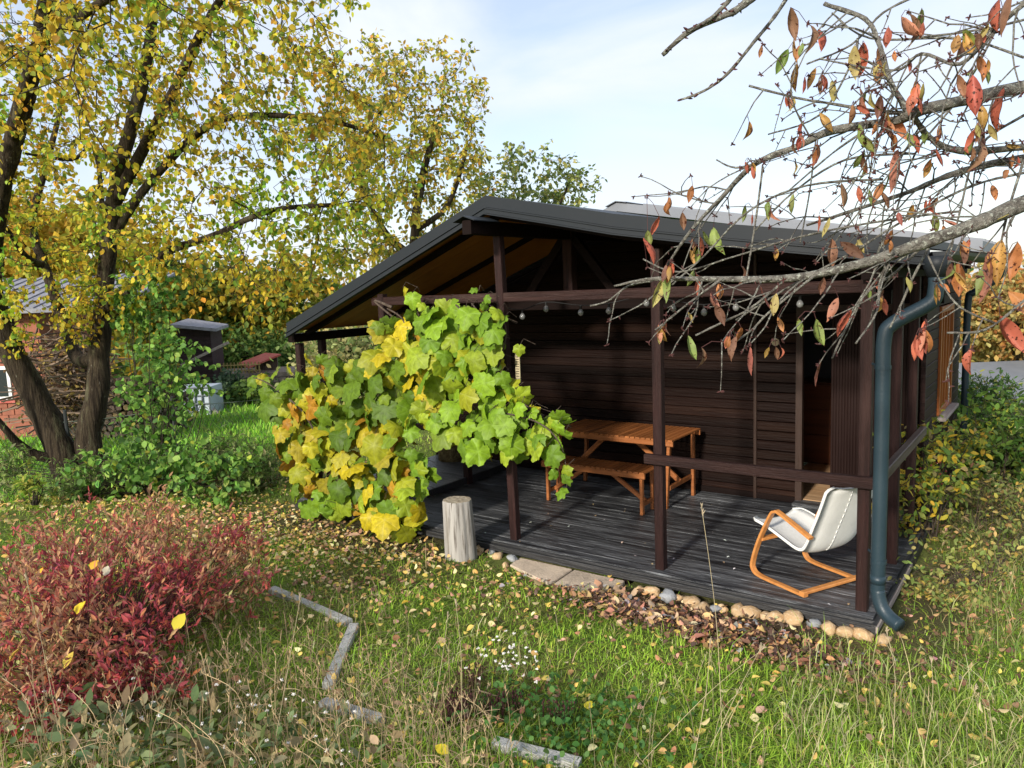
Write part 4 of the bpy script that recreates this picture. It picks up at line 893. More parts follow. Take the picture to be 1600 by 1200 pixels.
BR.append(cb([(2050, 90, 2.7), (1750, 110, 2.6), (1600, 136, 2.6), (1500, 158, 2.6), (1424, 176, 2.6), (1400, 188, 2.65), (1300, 204, 2.75), (1248, 228, 2.85), (1180, 256, 2.95), (1128, 308, 3.05), (1080, 360, 3.1), (1042, 415, 3.2)], .026, .0045))
BR.append(cb([(1288, 6, 2.9), (1352, 30, 2.8), (1375, 72, 2.75), (1392, 130, 2.7), (1424, 178, 2.62), (1452, 214, 2.7), (1500, 236, 2.75), (1600, 230, 2.8)], .008, .013))
BR.append(cb([(2000, 180, 2.8), (1700, 235, 2.8), (1600, 248, 2.85), (1540, 258, 2.9), (1480, 275, 2.95), (1420, 300, 3.0), (1330, 330, 3.1), (1260, 352, 3.15)], .02, .005))
BR.append(cb([(1640, -20, 2.3), (1600, 6, 2.3), (1552, 48, 2.35), (1500, 100, 2.4), (1440, 84, 2.5), (1395, 110, 2.6), (1280, 92, 2.8)], .010, .003))
BR.append(cb([(1184, -10, 2.0), (1150, 16, 2.0), (1132, 24, 2.0), (1076, 50, 2.05), (1035, 86, 2.1)], .011, .006))
BR.append(cb([(1150, -12, 2.0), (1125, 16, 2.0), (1100, 36, 2.0), (1072, 50, 2.02)], .006, .005))
BR.append(cb([(1240, -20, 2.1), (1210, 26, 2.1), (1176, 68, 2.1), (1136, 116, 2.15), (1100, 142, 2.2), (1060, 157, 2.25)], .0055, .0035))
BR.append(cb([(1170, 134, 2.9), (1240, 152, 2.85), (1300, 162, 2.8), (1360, 172, 2.75), (1430, 180, 2.7)], .0035, .007))
tw = [[(922, 478, 3.2), (950, 470, 3.2), (982, 447, 3.15), (1020, 439, 3.1)], [(1024, 516, 2.9), (1058, 488, 2.9), (1100, 456, 2.85), (1130, 434, 2.85)], [(1087, 524, 2.8), (1128, 504, 2.8), (1172, 482, 2.75), (1223, 441, 2.75)], [(1139, 540, 2.75), (1172, 518, 2.75), (1204, 486, 2.7), (1280, 425, 2.7)],
      [(1337, 537, 2.5), (1370, 487, 2.55), (1375, 440, 2.6), (1395, 395, 2.6)], [(1300, 560, 2.7), (1320, 517, 2.7), (1350, 462, 2.7), (1400, 425, 2.65), (1440, 385, 2.6)], [(1390, 513, 2.6), (1407, 478, 2.6), (1427, 433, 2.6), (1460, 370, 2.6)], [(1005, 405, 3.3), (1060, 425, 3.2), (1150, 400, 3.1), (1250, 370, 3.0), (1380, 345, 2.9), (1500, 330, 2.8)],
      [(1120, 250, 3.1), (1150, 262, 3.0), (1200, 250, 2.95)], [(1180, 360, 3.2), (1240, 300, 3.1), (1320, 250, 3.0), (1420, 240, 2.9)], [(1165, 440, 3.0), (1180, 350, 3.0), (1192, 260, 2.95)], [(1230, 300, 3.2), (1300, 240, 3.1), (1350, 205, 3.0)],
      [(1200, 210, 3.1), (1280, 180, 3.0), (1330, 100, 2.9), (1340, 60, 2.9)], [(1260, 100, 3.0), (1330, 70, 2.95), (1380, 20, 2.9), (1440, -10, 2.9)], [(1150, 500, 2.9), (1230, 450, 2.8), (1330, 395, 2.8), (1420, 340, 2.8), (1520, 290, 2.8), (1600, 270, 2.8)], [(1555, 505, 2.4), (1500, 480, 2.4), (1470, 440, 2.45), (1450, 400, 2.5)],
      [(1480, 520, 2.3), (1540, 515, 2.3), (1600, 470, 2.3), (1640, 440, 2.3)], [(1370, 400, 2.9), (1400, 330, 2.9), (1430, 240, 2.85), (1500, 150, 2.8), (1560, 40, 2.7)], [(1300, 20, 3.0), (1360, 60, 2.9), (1500, 60, 2.8), (1600, 90, 2.7)], [(1560, 400, 2.5), (1575, 330, 2.5), (1600, 250, 2.5)],
      [(1480, 420, 2.7), (1500, 330, 2.7), (1530, 230, 2.7), (1600, 180, 2.7)], [(1050, 445, 3.1), (1100, 400, 3.1), (1170, 330, 3.0), (1260, 290, 3.0), (1380, 280, 2.9)], [(1275, 215, 3.0), (1265, 300, 3.0), (1250, 380, 3.0)], [(1425, 60, 2.8), (1540, 45, 2.8), (1640, 20, 2.8)]]
for t_ in tw: BR.append(cb(t_, .0034, .0048 if t_[0][0] < t_[-1][0] else .003, 'twig'))
mb = MB(); buds = MB(); LP = []
def twigs(p, d, L_, r_, depth):
    n_ = max(3, int(L_/.045)); pts = [p]; q = p.copy(); dd = d/np.linalg.norm(d)
    for k_ in range(n_):
        dd = dd+rng.normal(0, .13, 3)+np.array([0, 0, -.03]); dd /= np.linalg.norm(dd); q = q+dd*L_/n_; pts.append(q.copy())
        if rng.random() < .55:           # spur with bud cluster
            s_ = np.cross(dd, rng.normal(size=3)); s_ /= np.linalg.norm(s_)+1e-9; buds.tube([q, q+s_*.007, q+s_*.014], [r_*.8, .0028, .001], 4)
        if depth and rng.random() < .13: twigs(q, dd*.6+rng.normal(0, .55, 3), L_*.5, r_*.7, depth-1)
    mb.tube(pts, [r_*(1-.5*k_/n_) for k_ in range(n_+1)], 5, cap=False)
    LP.append(pts[-1]); [LP.append(x) for x in pts[2::3]]
    for _ in range(4):
        v = rng.normal(size=3); v /= np.linalg.norm(v); buds.tube([pts[-1], pts[-1]+v*.006, pts[-1]+v*.013], [.002, .0035, .001], 4)
leftv = -_r
for bi, B in enumerate(BR):
    big = max(r_ for _, r_ in B) > .010; L_ = len(B)
    for k_ in range(2, L_-1):
        p_, r_ = B[k_]
        d_ = p_-CAM; u_ = 800+FPX*(d_@_r)/(d_@_f); v_ = 600-FPX*(d_@_u)/(d_@_f)
        if bi in (5, 6, 7):
            if rng.random() < .8:
                s_ = rng.normal(size=3); s_ /= np.linalg.norm(s_); buds.tube([p_, p_+s_*.010, p_+s_*.018], [.003, .0035, .001], 4)
            continue
        if u_ > 1640: continue
        pr = .62 if big else .30
        if u_ < 1180: pr *= .6
        if rng.random() < pr:
            dd = leftv*rng.uniform(.2, 1.1)+_u*rng.uniform(-1.2, .35)+_f*rng.normal(0, .5)
            twigs(p_, dd, rng.uniform(.14, .42)*(1 if big else .6), min(r_*.7, .0036), 1 if big else 0)
o = mb.build('twigs', M['cherrybark'], CH); o['kind'] = 'stuff'; o = buds.build('buds', M['bud'], CH); o['kind'] = 'stuff'
# trunk out of view to the right
b = MB(); tz = gz(6.3, -2.6); e0 = at(2050, 180, 2.6); e1 = at(2050, 90, 2.7); e2 = at(2000, 180, 2.8)
b.tube(smoothpath([(6.3, -2.6, tz-.1), (6.28, -2.58, 1.0), (6.2, -2.5, 2.0), (6.1, -2.4, 2.9)], 4), [.17, .16, .15, .15, .14, .14, .13, .13, .12, .12, .11, .11, .10], 12)
for e in (e0, e1, e2): b.tube([(6.2, -2.5, 2.0), tuple((np.array([6.2, -2.5, 2.2])+e)/2), tuple(e)], [.06, .045, .03], 8)
b.build('trunk', M['cherrybark'], CH, True)
RL = [(.46, .12, .07), (.46, .19, .07), (.50, .28, .08), (.42, .34, .11), (.22, .27, .07), (.34, .11, .08), (.28, .14, .08), (.18, .09, .06), (.52, .22, .14)]
hand = [(1005, 388, .095), (1012, 372, .07), (1030, 350, .07), (1066, 342, .06), (1115, 372, .10), (1082, 300, .06), (1165, 330, .06), (1046, 440, .105), (1036, 452, .10), (1158, 430, .085), (1110, 470, .06), (1118, 490, .075), (1188, 465, .095), (1075, 540, .085), (1096, 555, .06), (1150, 540, .075), (1158, 525, .07), (1172, 558, .085), (1213, 472, .07),
        (1215, 505, .05), (1247, 508, .05), (1275, 515, .08), (1283, 580, .085), (1330, 500, .085), (1310, 480, .075), (1300, 390, .10), (1312, 395, .09), (1404, 260, .14), (1393, 275, .11), (1372, 95, .12), (1350, 85, .10), (1335, 90, .10), (1235, 30, .09), (1232, 92, .085), (1245, 115, .09), (1258, 130, .06), (1275, 118, .07),
        (1300, 140, .085), (1308, 135, .07), (1345, 165, .085), (1363, 155, .07), (1392, 200, .085), (1520, 140, .10), (1568, 160, .12), (1535, 205, .08), (1530, 240, .09), (1496, 130, .06), (1545, 425, .14), (1565, 400, .12), (1562, 520, .12), (1575, 480, .11), (1520, 560, .07), (1560, 430, .10), (1498, 430, .10), (1580, 10, .10), (1560, 20, .09),
        (1258, 200, .075), (1280, 190, .07), (1240, 315, .07), (1240, 260, .05), (1315, 300, .07), (1342, 300, .06), (1425, 330, .06), (1460, 345, .06), (1395, 370, .06), (1580, 350, .08), (1550, 300, .06), (1590, 400, .10), (1440, 30, .08), (1408, 45, .09), (1420, 40, .09), (1388, 55, .07), (1510, 70, .08), (1528, 100, .06), (1280, 60, .08), (1265, 55, .08), (1240, 75, .08)]
pos = []; size = []
for (x, y, s_) in hand:
    q = np.array([x, y]); best = min(LP, key=lambda p_: abs(600-FPX*((p_-CAM)@_u)/((p_-CAM)@_f)-(y-18))+abs(800+FPX*((p_-CAM)@_r)/((p_-CAM)@_f)-x))
    dep = (best-CAM)@_f; p_ = at(x, y-s_*FPX/dep*.45, dep); pos.append(p_); size.append(s_*1.22)
    k_ = (p_+best)/2+np.array([0, 0, .01]); 
ns_ = len(pos); st_ = MB()
for x in rng.choice(len(LP), 78):
    for _ in range(rng.integers(1, 5)): pos.append(LP[x]+np.array([0, 0, -.015])+rng.normal(0, .012, 3)); size.append(rng.uniform(.04, .085))
pos = np.array(pos); size = np.array(size); n = len(pos); d = np.tile([0, 0, -1.0], (n, 1))+rng.normal(0, .30, (n, 3)); rot = frames(d, rng.normal(0, 1.3, n), np.tile([.3, -1.0, .1], (n, 1)))
cols = pick(RL, n, [3, 3, 2.2, 1.6, 1.8, 1.2, 1.5, 1, 1], .12)
LPa = np.array(LP)
for i_ in range(n):
    dn = LPa[np.argmin(np.linalg.norm(LPa-pos[i_], axis=1))]
    if .005 < np.linalg.norm(dn-pos[i_]) < .25: st_.tube([dn, (dn+pos[i_])/2+np.array([0, 0, .012]), pos[i_]], .0012, 3, cap=False)
o = st_.build('leaf_stalks', M['bud'], CH); o['kind'] = 'stuff'
leafy(CH, T_LONG, 'cherry', pos, rot, size, cols, M['cherryO'], M['vineA'], nmax=300, minpx=1, variants=T_LONGS)

# ------------------------------------------------------------------ shrubs at the right of the cabin
A = np.concatenate([pxell(120, 1440, 740, 6.6, 55, 75, .45), pxell(70, 1480, 700, 7.4, 60, 40, .4), pxell(30, 1410, 800, 6.2, 22, 50, .2)]); bb_ = at(1450, 880, 6.5); bb_[2] = gz(bb_[0], bb_[1])
rs = bush('rose bush with green and yellow leaves and dark red hips by the downpipe', 'rose_bush', 'shrub', A, bb_, 1700, (.045, .085), T_OVAL, lambda p_, n: pick([(.20, .30, .06), (.32, .38, .07), (.56, .50, .06), (.66, .46, .05), (.12, .18, .045), (.38, .30, .12)], n, [3, 3, 2.2, 1.4, 1.4, 1]), single=True, stems=50, clump=.07)
for k_ in range(22):
    q = at(random.gauss(1455, 26), random.gauss(745, 18), 6.5+random.uniform(-.2, .1)); o = lump('hip', (0, 0, 0), .009, M['berry'], k_, (1, 1, 1), sub=1, amp=.02); o.parent = rs; o.location = Vector(q)-rs.location
A = np.concatenate([pxell(100, 1545, 690, 8.2, 55, 70, .6), pxell(60, 1590, 740, 7.8, 50, 60, .5)]); bb_ = at(1560, 830, 8); bb_[2] = gz(bb_[0], bb_[1])
bush('green bramble bush at the right edge behind the rose', 'bramble', 'shrub', A, bb_, 2400, (.05, .11), T_OVAL, lambda p_, n: pick([(.11, .21, .04), (.17, .28, .05), (.38, .38, .05), (.07, .12, .03)], n, [3, 3, 1.2, 2]), stems=40, clump=.10)
A = np.concatenate([pxell(70, 1500, 860, 6.6, 90, 50, .5), pxell(60, 1560, 800, 7.0, 60, 45, .5)]); bb_ = at(1510, 920, 6.5); bb_[2] = gz(bb_[0], bb_[1])
bush('dry tangled weeds with pale leaves right of the downpipe outlet', 'weed_thicket', 'weeds', A, bb_, 3800, (.03, .07), T_LANCE, lambda p_, n: pick([(.30, .25, .11), (.42, .34, .16), (.22, .26, .08), (.14, .19, .05), (.50, .40, .10), (.20, .12, .07)], n, [3, 2, 3, 2, 1, 1]), stems=140, clump=.09, stemmat=M['vinewood'], stemr=(.003, .0015))
A = np.concatenate([pxell(60, 1480, 930, 5.4, 60, 40, .35), pxell(80, 1560, 900, 5.8, 60, 60, .5), pxell(50, 1590, 820, 6.4, 40, 60, .4)]); bb_ = at(1540, 980, 5.6); bb_[2] = gz(bb_[0], bb_[1])
bush('loose yellowing weeds with bare reddish stems at the right edge', 'weed_thicket', 'weeds', A, bb_, 2400, (.025, .06), T_OVAL, lambda p_, n: pick([(.40, .42, .12), (.26, .34, .09), (.56, .46, .16), (.48, .30, .12), (.20, .27, .07), (.60, .46, .10)], n, [3, 3, 2, 1, 2, 1]), stems=120, clump=.08, stemmat=M['vinewood'], stemr=(.003, .0015), sprig=.8)
A = pxell(90, 1545, 640, 13, 40, 50, .8); bb_ = at(1545, 700, 13); bb_[2] = gz(bb_[0], bb_[1])
bush('dark green conical conifer behind the cabin at the right', 'conifer', 'shrub', A, bb_, 3000, (.06, .12), T_LANCE, lambda p_, n: pick([(.06, .12, .03), (.10, .18, .04), (.34, .34, .06)], n, [3, 3, .8]), stems=20, clump=.12)

# ------------------------------------------------------------------ neighbours' plots beyond
# fence
fn = thing('wire_fence', 'low green chain link fence behind the plum tree', 'fence', (-8, 0, gz(-8, 0)))
fa = onz(-60, 800, gz(-9, -2)); fb = onz(455, 742, -.25)
def fpt(t): q = fa+(fb-fa)*t; return np.array([q[0], q[1], gz(q[0], q[1])])
mb = MB(); Lf = np.linalg.norm((fb-fa)[:2]); nW = int(Lf/.07)
for k_ in range(nW):
    for s_ in (-1, 1):
        t0, t1 = k_/nW, k_/nW+s_*.55/Lf*1.0
        if 0 <= t1 <= 1: mb.tube([fpt(t0)+[0, 0, .03], fpt(t1)+[0, 0, .95]], .0022, 3, cap=False)
o = mb.build('wire_mesh', M['wire'], fn); o['kind'] = 'stuff'
b = MB(); b.tube([fpt(t_/12)+[0, 0, .96] for t_ in range(13)], .004, 5); b.build('top_wire', M['wire'], fn)
for t_ in (.02, .34, .66, .98):
    q = fpt(t_); b = MB(); b.tube([q-[0, 0, .1], q+[0, 0, 1.12]], .024, 8); b.build('fence_post', M['fpost'], fn)
# brick house far left
def orient_pts(P0, P1): d = np.array(P1)-np.array(P0); return d/np.linalg.norm(d)
hz = thing('brick_house', 'red brick garden house with grey sheet roof behind the plum tree', 'house', tuple(at(10, 650, 18)))
hr_ = np.array([_r[0], _r[1], 0]); hr_ /= np.linalg.norm(hr_); hf_ = np.array([_f[0], _f[1], 0]); hf_ /= np.linalg.norm(hf_)
def lb(b, c0, w_, d_, z0, z1):          # box in a frame turned to face the garden path
    pts = [c0-hr_*w_/2, c0+hr_*w_/2, c0+hr_*w_/2+hf_*d_, c0-hr_*w_/2+hf_*d_]
    b.add([(q[0], q[1], z0) for q in pts]+[(q[0], q[1], z1) for q in pts], [[0, 1, 5, 4], [1, 2, 6, 5], [2, 3, 7, 6], [3, 0, 4, 7], [4, 5, 6, 7], [3, 2, 1, 0]])
def place(px, d): q = at(px, 600, d); return np.array([q[0], q[1], 0])
c0 = place(-60, 18); b = MB(); lb(b, c0, 4.0, 3, -1.2, 2.18); b.build('wall', M['brick'], hz)
# bricks that can be told apart: courses as thin proud strips broken into bricks
me_brick = None
for row in range(15):
    for k_ in range(13):
        ww, hh = .30, .17
        cx_ = -1.9+k_*.31+(.15 if row % 2 else 0)
        if cx_ > 1.85: continue
        cc = c0+hr_*cx_-hf_*.02; z_ = -.45+row*.178
        if abs(cx_-.80) < .42 and .05 < z_ < .85: continue
        if me_brick is None:
            bb2 = MB(); lb(bb2, np.zeros(3), ww-.02, .04, -hh/2, hh/2); me_brick = mesh_np('brick', bb2.v, bb2.f, M['brick'])
        o = bpy.data.objects.new('brick', me_brick); COL.objects.link(o); o.parent = hz; o.location = Vector((cc[0], cc[1], z_))-hz.location
b = MB(); z0_, z1_ = 2.15, 2.95
Pq = [c0-hr_*2.6-hf_*.5, c0+hr_*4.2-hf_*.5, c0+hr_*4.2+hf_*2.6, c0-hr_*2.6+hf_*2.6]
b.add([(q[0], q[1], z) for q, z in zip(Pq, (z0_, z0_, z1_, z1_))]+[(q[0], q[1], z-.1) for q, z in zip(Pq, (z0_, z0_, z1_, z1_))], [[0, 1, 2, 3], [7, 6, 5, 4], [0, 4, 5, 1], [1, 5, 6, 2], [2, 6, 7, 3], [3, 7, 4, 0]]); rf = b.build('roof', M['slate'], hz)
for k_ in range(22):
    t_ = (k_+.5)/22; q = Pq[0]+(Pq[1]-Pq[0])*t_; q2 = Pq[3]+(Pq[2]-Pq[3])*t_; b = MB(); b.beam((q[0], q[1], z0_+.015), (q2[0], q2[1], z1_+.015), .10, .03, .01); b.build('roof_rib', M['slate'], rf)
b = MB(); lb(b, c0+hr_*.80-hf_*.05, .8, .1, .02, .82); wn = b.build('window', M['white'], hz); b = MB(); lb(b, c0+hr_*.80-hf_*.06, .64, .02, .10, .74); b.build('pane', M['glass'], wn)
b = MB(); lb(b, c0+hr_*.80-hf_*.08, .94, .15, -.06, .01); b.build('sill', M['redroof'], wn)
# brushwood heap between house and tree
A = pxell(300, 110, 600, 14.5, 60, 95, .9); bt = thing('brushwood_heap', 'heap of dead branches and stacked firewood behind the plum trunk', 'wood pile', tuple(at(110, 690, 14.5)))
mb = MB()
for q in A:
    d_ = rng.normal(size=3)*np.array([1, 1, .35]); d_ /= np.linalg.norm(d_); l_ = rng.uniform(.25, .7); cc = np.array([.15, .11, .08])*rng.uniform(.5, 1.7); mb.tube([q-d_*l_, q+rng.normal(0, .05, 3), q+d_*l_], rng.uniform(.008, .022), 4, cap=False, c=cc)
o = mb.build('sticks', M['brush'], bt); o['kind'] = 'stuff'
n = 1400; i_ = rng.integers(0, len(A), n); pos = A[i_]+rng.normal(0, .15, (n, 3)); o = cloud('dry_leaves', T_TINY, pos, frames(rng.normal(size=(n, 3)), rng.normal(0, 1, n)), rng.uniform(.06, .12, n), pick([(.30, .19, .09), (.18, .11, .06), (.45, .33, .10)], n), M['leafA'], bt); o['kind'] = 'stuff'
wp = thing('firewood_stack', 'dark stack of firewood logs left of the green climber', 'wood pile', tuple(at(130, 660, 16)))
c1 = place(180, 16.5)
for r_ in range(9):
    for k_ in range(18):
        q = c1+hr_*(-1.4+k_*.16+(.08 if r_ % 2 else 0)); z_ = gz(q[0], q[1])+.1+r_*.145
        b = MB(); rr = random.uniform(.06, .075); b.tube([q-hf_*random.uniform(.0, .06)+[0, 0, z_], q+hf_*.4+[0, 0, z_]], rr, 7); b.build('log', M['moss'] if random.random() < .4 else M['vinewood'], wp)
# dark shed, tank, pole
sh = thing('garden_shed', 'narrow dark board shed with a small grey roof beyond the tank', 'shed', tuple(at(316, 640, 23)))
c2 = place(310, 23); zs = float(at(316, 643, 23)[2]); zt = float(at(316, 512, 23)[2])
b = MB(); lb(b, c2+hf_*.03, .98, .9, zs+.25, zt); b.build('wall', M['shed'], sh); b = MB(); lb(b, c2+hf_*.02, 1.0, .9, zs-.4, zs+.24); b.build('plinth', M['kerb'], sh)
nb_ = 18
for k_ in range(nb_):
    b = MB(); lb(b, c2, 1.0, .03, zs+.25+(zt-zs-.25)*k_/nb_+.004, zs+.25+(zt-zs-.25)*(k_+1)/nb_-.006); b.build('board', M['shed'], sh)
b = MB(); q = [c2-hr_*.55-hf_*.3, c2+hr_*.80-hf_*.3, c2+hr_*.70+hf_*1.0, c2-hr_*.55+hf_*1.0]; zz = (zt+.16, zt-.02, zt+.05, zt+.28)
b.add([(a[0], a[1], z) for a, z in zip(q, zz)]+[(a[0], a[1], z-.09) for a, z in zip(q, zz)], [[0, 1, 2, 3], [7, 6, 5, 4], [0, 4, 5, 1], [1, 5, 6, 2], [2, 6, 7, 3], [3, 7, 4, 0]]); b.build('roof', M['slate'], sh)
beam('handrail', tuple(at(283, 571, 22.6)), tuple(at(357, 535, 22.6)), .06, .08, M['sill'], sh)
tk = thing('water_tank', 'white plastic water tank in a steel tube cage in front of the dark shed', 'tank', tuple(at(292, 658, 20)))
c3 = place(291, 20.0); z0 = float(at(292, 660, 20)[2]); z1 = float(at(292, 606, 20)[2]); b = MB(); lb(b, c3+hf_*.04, 1.08, 1.0, z0+.08, z1-.02); b.build('container', M['tank'], tk)
for k_ in range(7): x = -.57+k_*.19; b = MB(); b.tube([c3+hr_*x+[0, 0, z0], c3+hr_*x+[0, 0, z1]], .02, 6); b.build('cage_bar', M['steel'], tk)
for k_ in range(5): z = z0+.04+k_*(z1-z0-.05)/4; b = MB(); b.tube([c3-hr_*.57-hf_*.012+[0, 0, z], c3+hr_*.57-hf_*.012+[0, 0, z]], .018, 6); b.build('cage_bar', M['steel'], tk)
o = beam('plank', tuple(at(329, 635, 20.5)), tuple(at(354, 664, 19.5)), .12, .03, M['sill']); setp(o, 'pale plank leaning from the tank corner onto the grass', 'plank')
# hutch with red roof, picket fence, low stone wall, terrace
ht = thing('hutch', 'small brown hutch with sloping red roof on the far stone wall', 'hutch', tuple(at(405, 575, 24)))
RC = [at(373, 567, 25), at(388, 573.5, 23.5), at(439, 553, 23.5), at(414, 551, 25)]
b = MB(); b.add([tuple(q) for q in RC]+[tuple(q-np.array([0, 0, .05])) for q in RC], [[0, 1, 2, 3], [7, 6, 5, 4], [0, 4, 5, 1], [1, 5, 6, 2], [2, 6, 7, 3], [3, 7, 4, 0]]); b.build('roof', M['redroof'], ht)
for k_ in range(9):
    x0_, x1_ = 398+k_*4.0, 398+k_*4.0+3.6; q0_, q1_ = at(x0_, 0, 23.8), at(x1_, 0, 23.8); zt0, zt1 = [float(at(x, 574-(x-388)*20.5/51, 23.8)[2])-.05 for x in (x0_, x1_)]; zb_ = float(at(x0_, 579, 23.8)[2])
    a0_, a1_ = at(x0_, 570, 23.8), at(x1_, 570, 23.8); b = MB(); b.add([(a0_[0], a0_[1], zb_), (a1_[0], a1_[1], zb_), (a1_[0], a1_[1], zt1), (a0_[0], a0_[1], zt0)]+[(a0_[0]+hf_[0]*.05, a0_[1]+hf_[1]*.05, zb_), (a1_[0]+hf_[0]*.05, a1_[1]+hf_[1]*.05, zb_), (a1_[0]+hf_[0]*.05, a1_[1]+hf_[1]*.05, zt1), (a0_[0]+hf_[0]*.05, a0_[1]+hf_[1]*.05, zt0)], [[0, 1, 2, 3], [7, 6, 5, 4], [0, 4, 5, 1], [1, 5, 6, 2], [2, 6, 7, 3], [3, 7, 4, 0]]); b.build('board', M['beamy'], ht)
sw = thing('stone_wall', 'low grey dry stone wall under the red roofed hutch', 'wall', tuple(at(385, 640, 23.5)))
c5 = place(400, 23.6); zl = float(at(400, 640, 23.6)[2]); zu = float(at(400, 582, 23.6)[2])-.0
b = MB(); lb(b, c5+hf_*.06, 3.4, 2.0, zl-.6, zu-.03); b.build('core', M['stonew'], sw)
for r_ in range(7):
    for k_ in range(13):
        b = MB(); x = -1.6+k_*.26+(.12 if r_ % 2 else 0); hh = (zu-zl)/7; lb(b, c5+hr_*x-hf_*random.uniform(0, .04), .25, .12, zl+r_*hh+.01, zl+(r_+1)*hh-.008); b.build('stone', M['stonew'], sw)
pf_ = thing('picket_fence', 'little yellow picket fence on top of the far stone wall', 'fence', tuple(at(365, 582, 23.5)))
for k_ in range(15): q = c5+hr_*(-1.4+k_*.11); b = MB(); b.beam(q+[0, 0, zu-.02], q+[0, 0, zu+.34], .05, .02, 0); b.build('picket', M['fencey'], pf_)
for z in (.08, .26): b = MB(); b.beam(c5-hr_*1.45-hf_*.02+[0, 0, zu+z], c5+hr_*.2-hf_*.02+[0, 0, zu+z], .02, .03, 0); b.build('rail', M['fencey'], pf_)

# hedges and far trees: each a crown of leaf clumps with a trunk
def fartree(label, name, px, py, dep, rx, ry, rd, n, size, pal, wts, extra=(), group=None, T=T_TINY, cat='tree', na=260, cl=.30):
    A = [pxell(na, px, py, dep, rx, ry, rd)]+[pxell(int(na*.5), *e) for e in extra]; A = np.concatenate(A); nn_ = np.array([mnoise.noise(Vector(q*.9)) for q in A]); A = A[nn_ > -.22]
    c_ = at(px, py, dep); base = np.array([c_[0], c_[1], gz(c_[0], c_[1])])
    t = thing(name, label, cat, tuple(base), group); b = MB(); b.tube(smoothpath([base-[0, 0, .1], base+(c_-base)*.5, c_+[0, 0, .3]], 3), [.16, .14, .13, .12, .10, .08, .05], 8, cap=False)
    for q in A[rng.choice(len(A), 26)]: b.tube([c_-[0, 0, .5], (c_+q)/2+rng.normal(0, .1, 3), q], [.05, .03, .01], 4, cap=False)
    b.build('trunk', M['bark'], t, True); i_ = rng.integers(0, len(A), n); pos = A[i_]+rng.normal(0, cl, (n, 3)); pos[:, 2] = np.maximum(pos[:, 2], ground(pos[:, 0], pos[:, 1])+.05)
    o = cloud('crown', T, pos, frames(rng.normal(size=(n, 3))+np.array([0, 0, -.4]), rng.normal(0, 1, n)), rng.uniform(*size, n), pick(pal, n, wts), M['leafA'], t); o['kind'] = 'stuff'; return t
PY = [(.60, .42, .05), (.48, .38, .05), (.32, .32, .05), (.56, .30, .04)]; PG = [(.07, .13, .03), (.10, .18, .04), (.16, .23, .05), (.30, .30, .05)]; PO = [(.50, .33, .10), (.55, .42, .14), (.36, .25, .09), (.50, .24, .07), (.30, .28, .10)]
fartree('bright yellow tree behind the red brick house', 'background_tree', 60, 400, 26, 190, 90, 3, 6500, (.22, .36), PY, [3, 2, 2, 1])
fartree('yellow green tree between the firewood and the dark shed', 'background_tree', 250, 470, 28, 130, 80, 3, 5200, (.2, .36), PY+PG, [2, 2, 2, 1, 1, 1, 2, 2])
fartree('yellow tree hanging over the red roofed hutch', 'background_tree', 400, 470, 29, 130, 65, 2.5, 5200, (.2, .34), PY+PG, [2, 2, 3, 1, .5, 1, 2, 2])
fartree('dark green hedge behind the red roofed hutch', 'hedge', 400, 560, 27, 90, 40, 1.5, 5200, (.12, .24), PG, [3, 3, 2, .4], extra=[(330, 560, 26.5, 60, 45, 1.2), (480, 580, 27, 70, 60, 1.4)], cat='hedge')
fartree('pale green shrub seen under the left eave through the veranda', 'background_shrub', 540, 545, 20, 70, 35, 1.5, 3600, (.12, .2), [(.30, .32, .12), (.42, .38, .16), (.20, .25, .08)], None, extra=[(620, 620, 20, 90, 70, 1.2), (500, 620, 19, 60, 50, 1.0)], cat='shrub')
fartree('dark shrub beside the stone wall below the hutch', 'background_shrub', 400, 625, 22, 40, 24, .8, 2600, (.10, .2), PG, [3, 2, 2, .3], cat='shrub', cl=.15)
fartree('dark green ivy mound right of the shed corner', 'background_shrub', 360, 610, 22.3, 16, 26, .5, 1500, (.10, .18), [(.05, .09, .05), (.08, .14, .07), (.12, .18, .10)], None, cat='shrub', cl=.12)
fartree('orange yellow tree beyond the rear downpipe at the right edge', 'background_tree', 1590, 490, 24, 90, 85, 2.5, 7500, (.13, .24), PO, None, extra=[(1530, 500, 25, 40, 60, 2)], na=330)
fartree('second orange tree farther right beyond the frame edge', 'background_tree', 1720, 480, 25, 110, 110, 2.5, 4500, (.16, .28), PO, None)
fartree('yellow hedge low behind the grey roof at the right', 'background_shrub', 1570, 560, 28, 80, 30, 1.5, 3500, (.14, .24), PO, None, cat='shrub')
# low grey roof of a neighbour's hut on the right
nh = thing('neighbour_hut', 'low hut with pale grey roof beyond the conifer at the right edge', 'hut', tuple(at(1580, 640, 21)))
c6 = place(1590, 21); zr = float(at(1580, 625, 21)[2]); zr2 = float(at(1580, 580, 21)[2]); b = MB(); lb(b, c6+hr_*.3, 2.6, 2, zr-2.2, zr-.02); b.build('wall', M['shed'], nh)
q = [c6-hr_*1.2-hf_*.3, c6+hr_*2-hf_*.3, c6+hr_*2+hf_*2.4, c6-hr_*1.2+hf_*2.4]; zz = (zr, zr, zr2, zr2); b = MB()
b.add([(a[0], a[1], z) for a, z in zip(q, zz)]+[(a[0], a[1], z-.08) for a, z in zip(q, zz)], [[0, 1, 2, 3], [7, 6, 5, 4], [0, 4, 5, 1], [1, 5, 6, 2], [2, 6, 7, 3], [3, 7, 4, 0]]); b.build('roof', M['metall'], nh)
for k_ in range(7): b = MB(); lb(b, c6+hr_*.3-hf_*.03, 2.62, .03, zr-1.1+k_*.15, zr-1.1+k_*.15+.11); b.build('board', M['beamy'], nh)
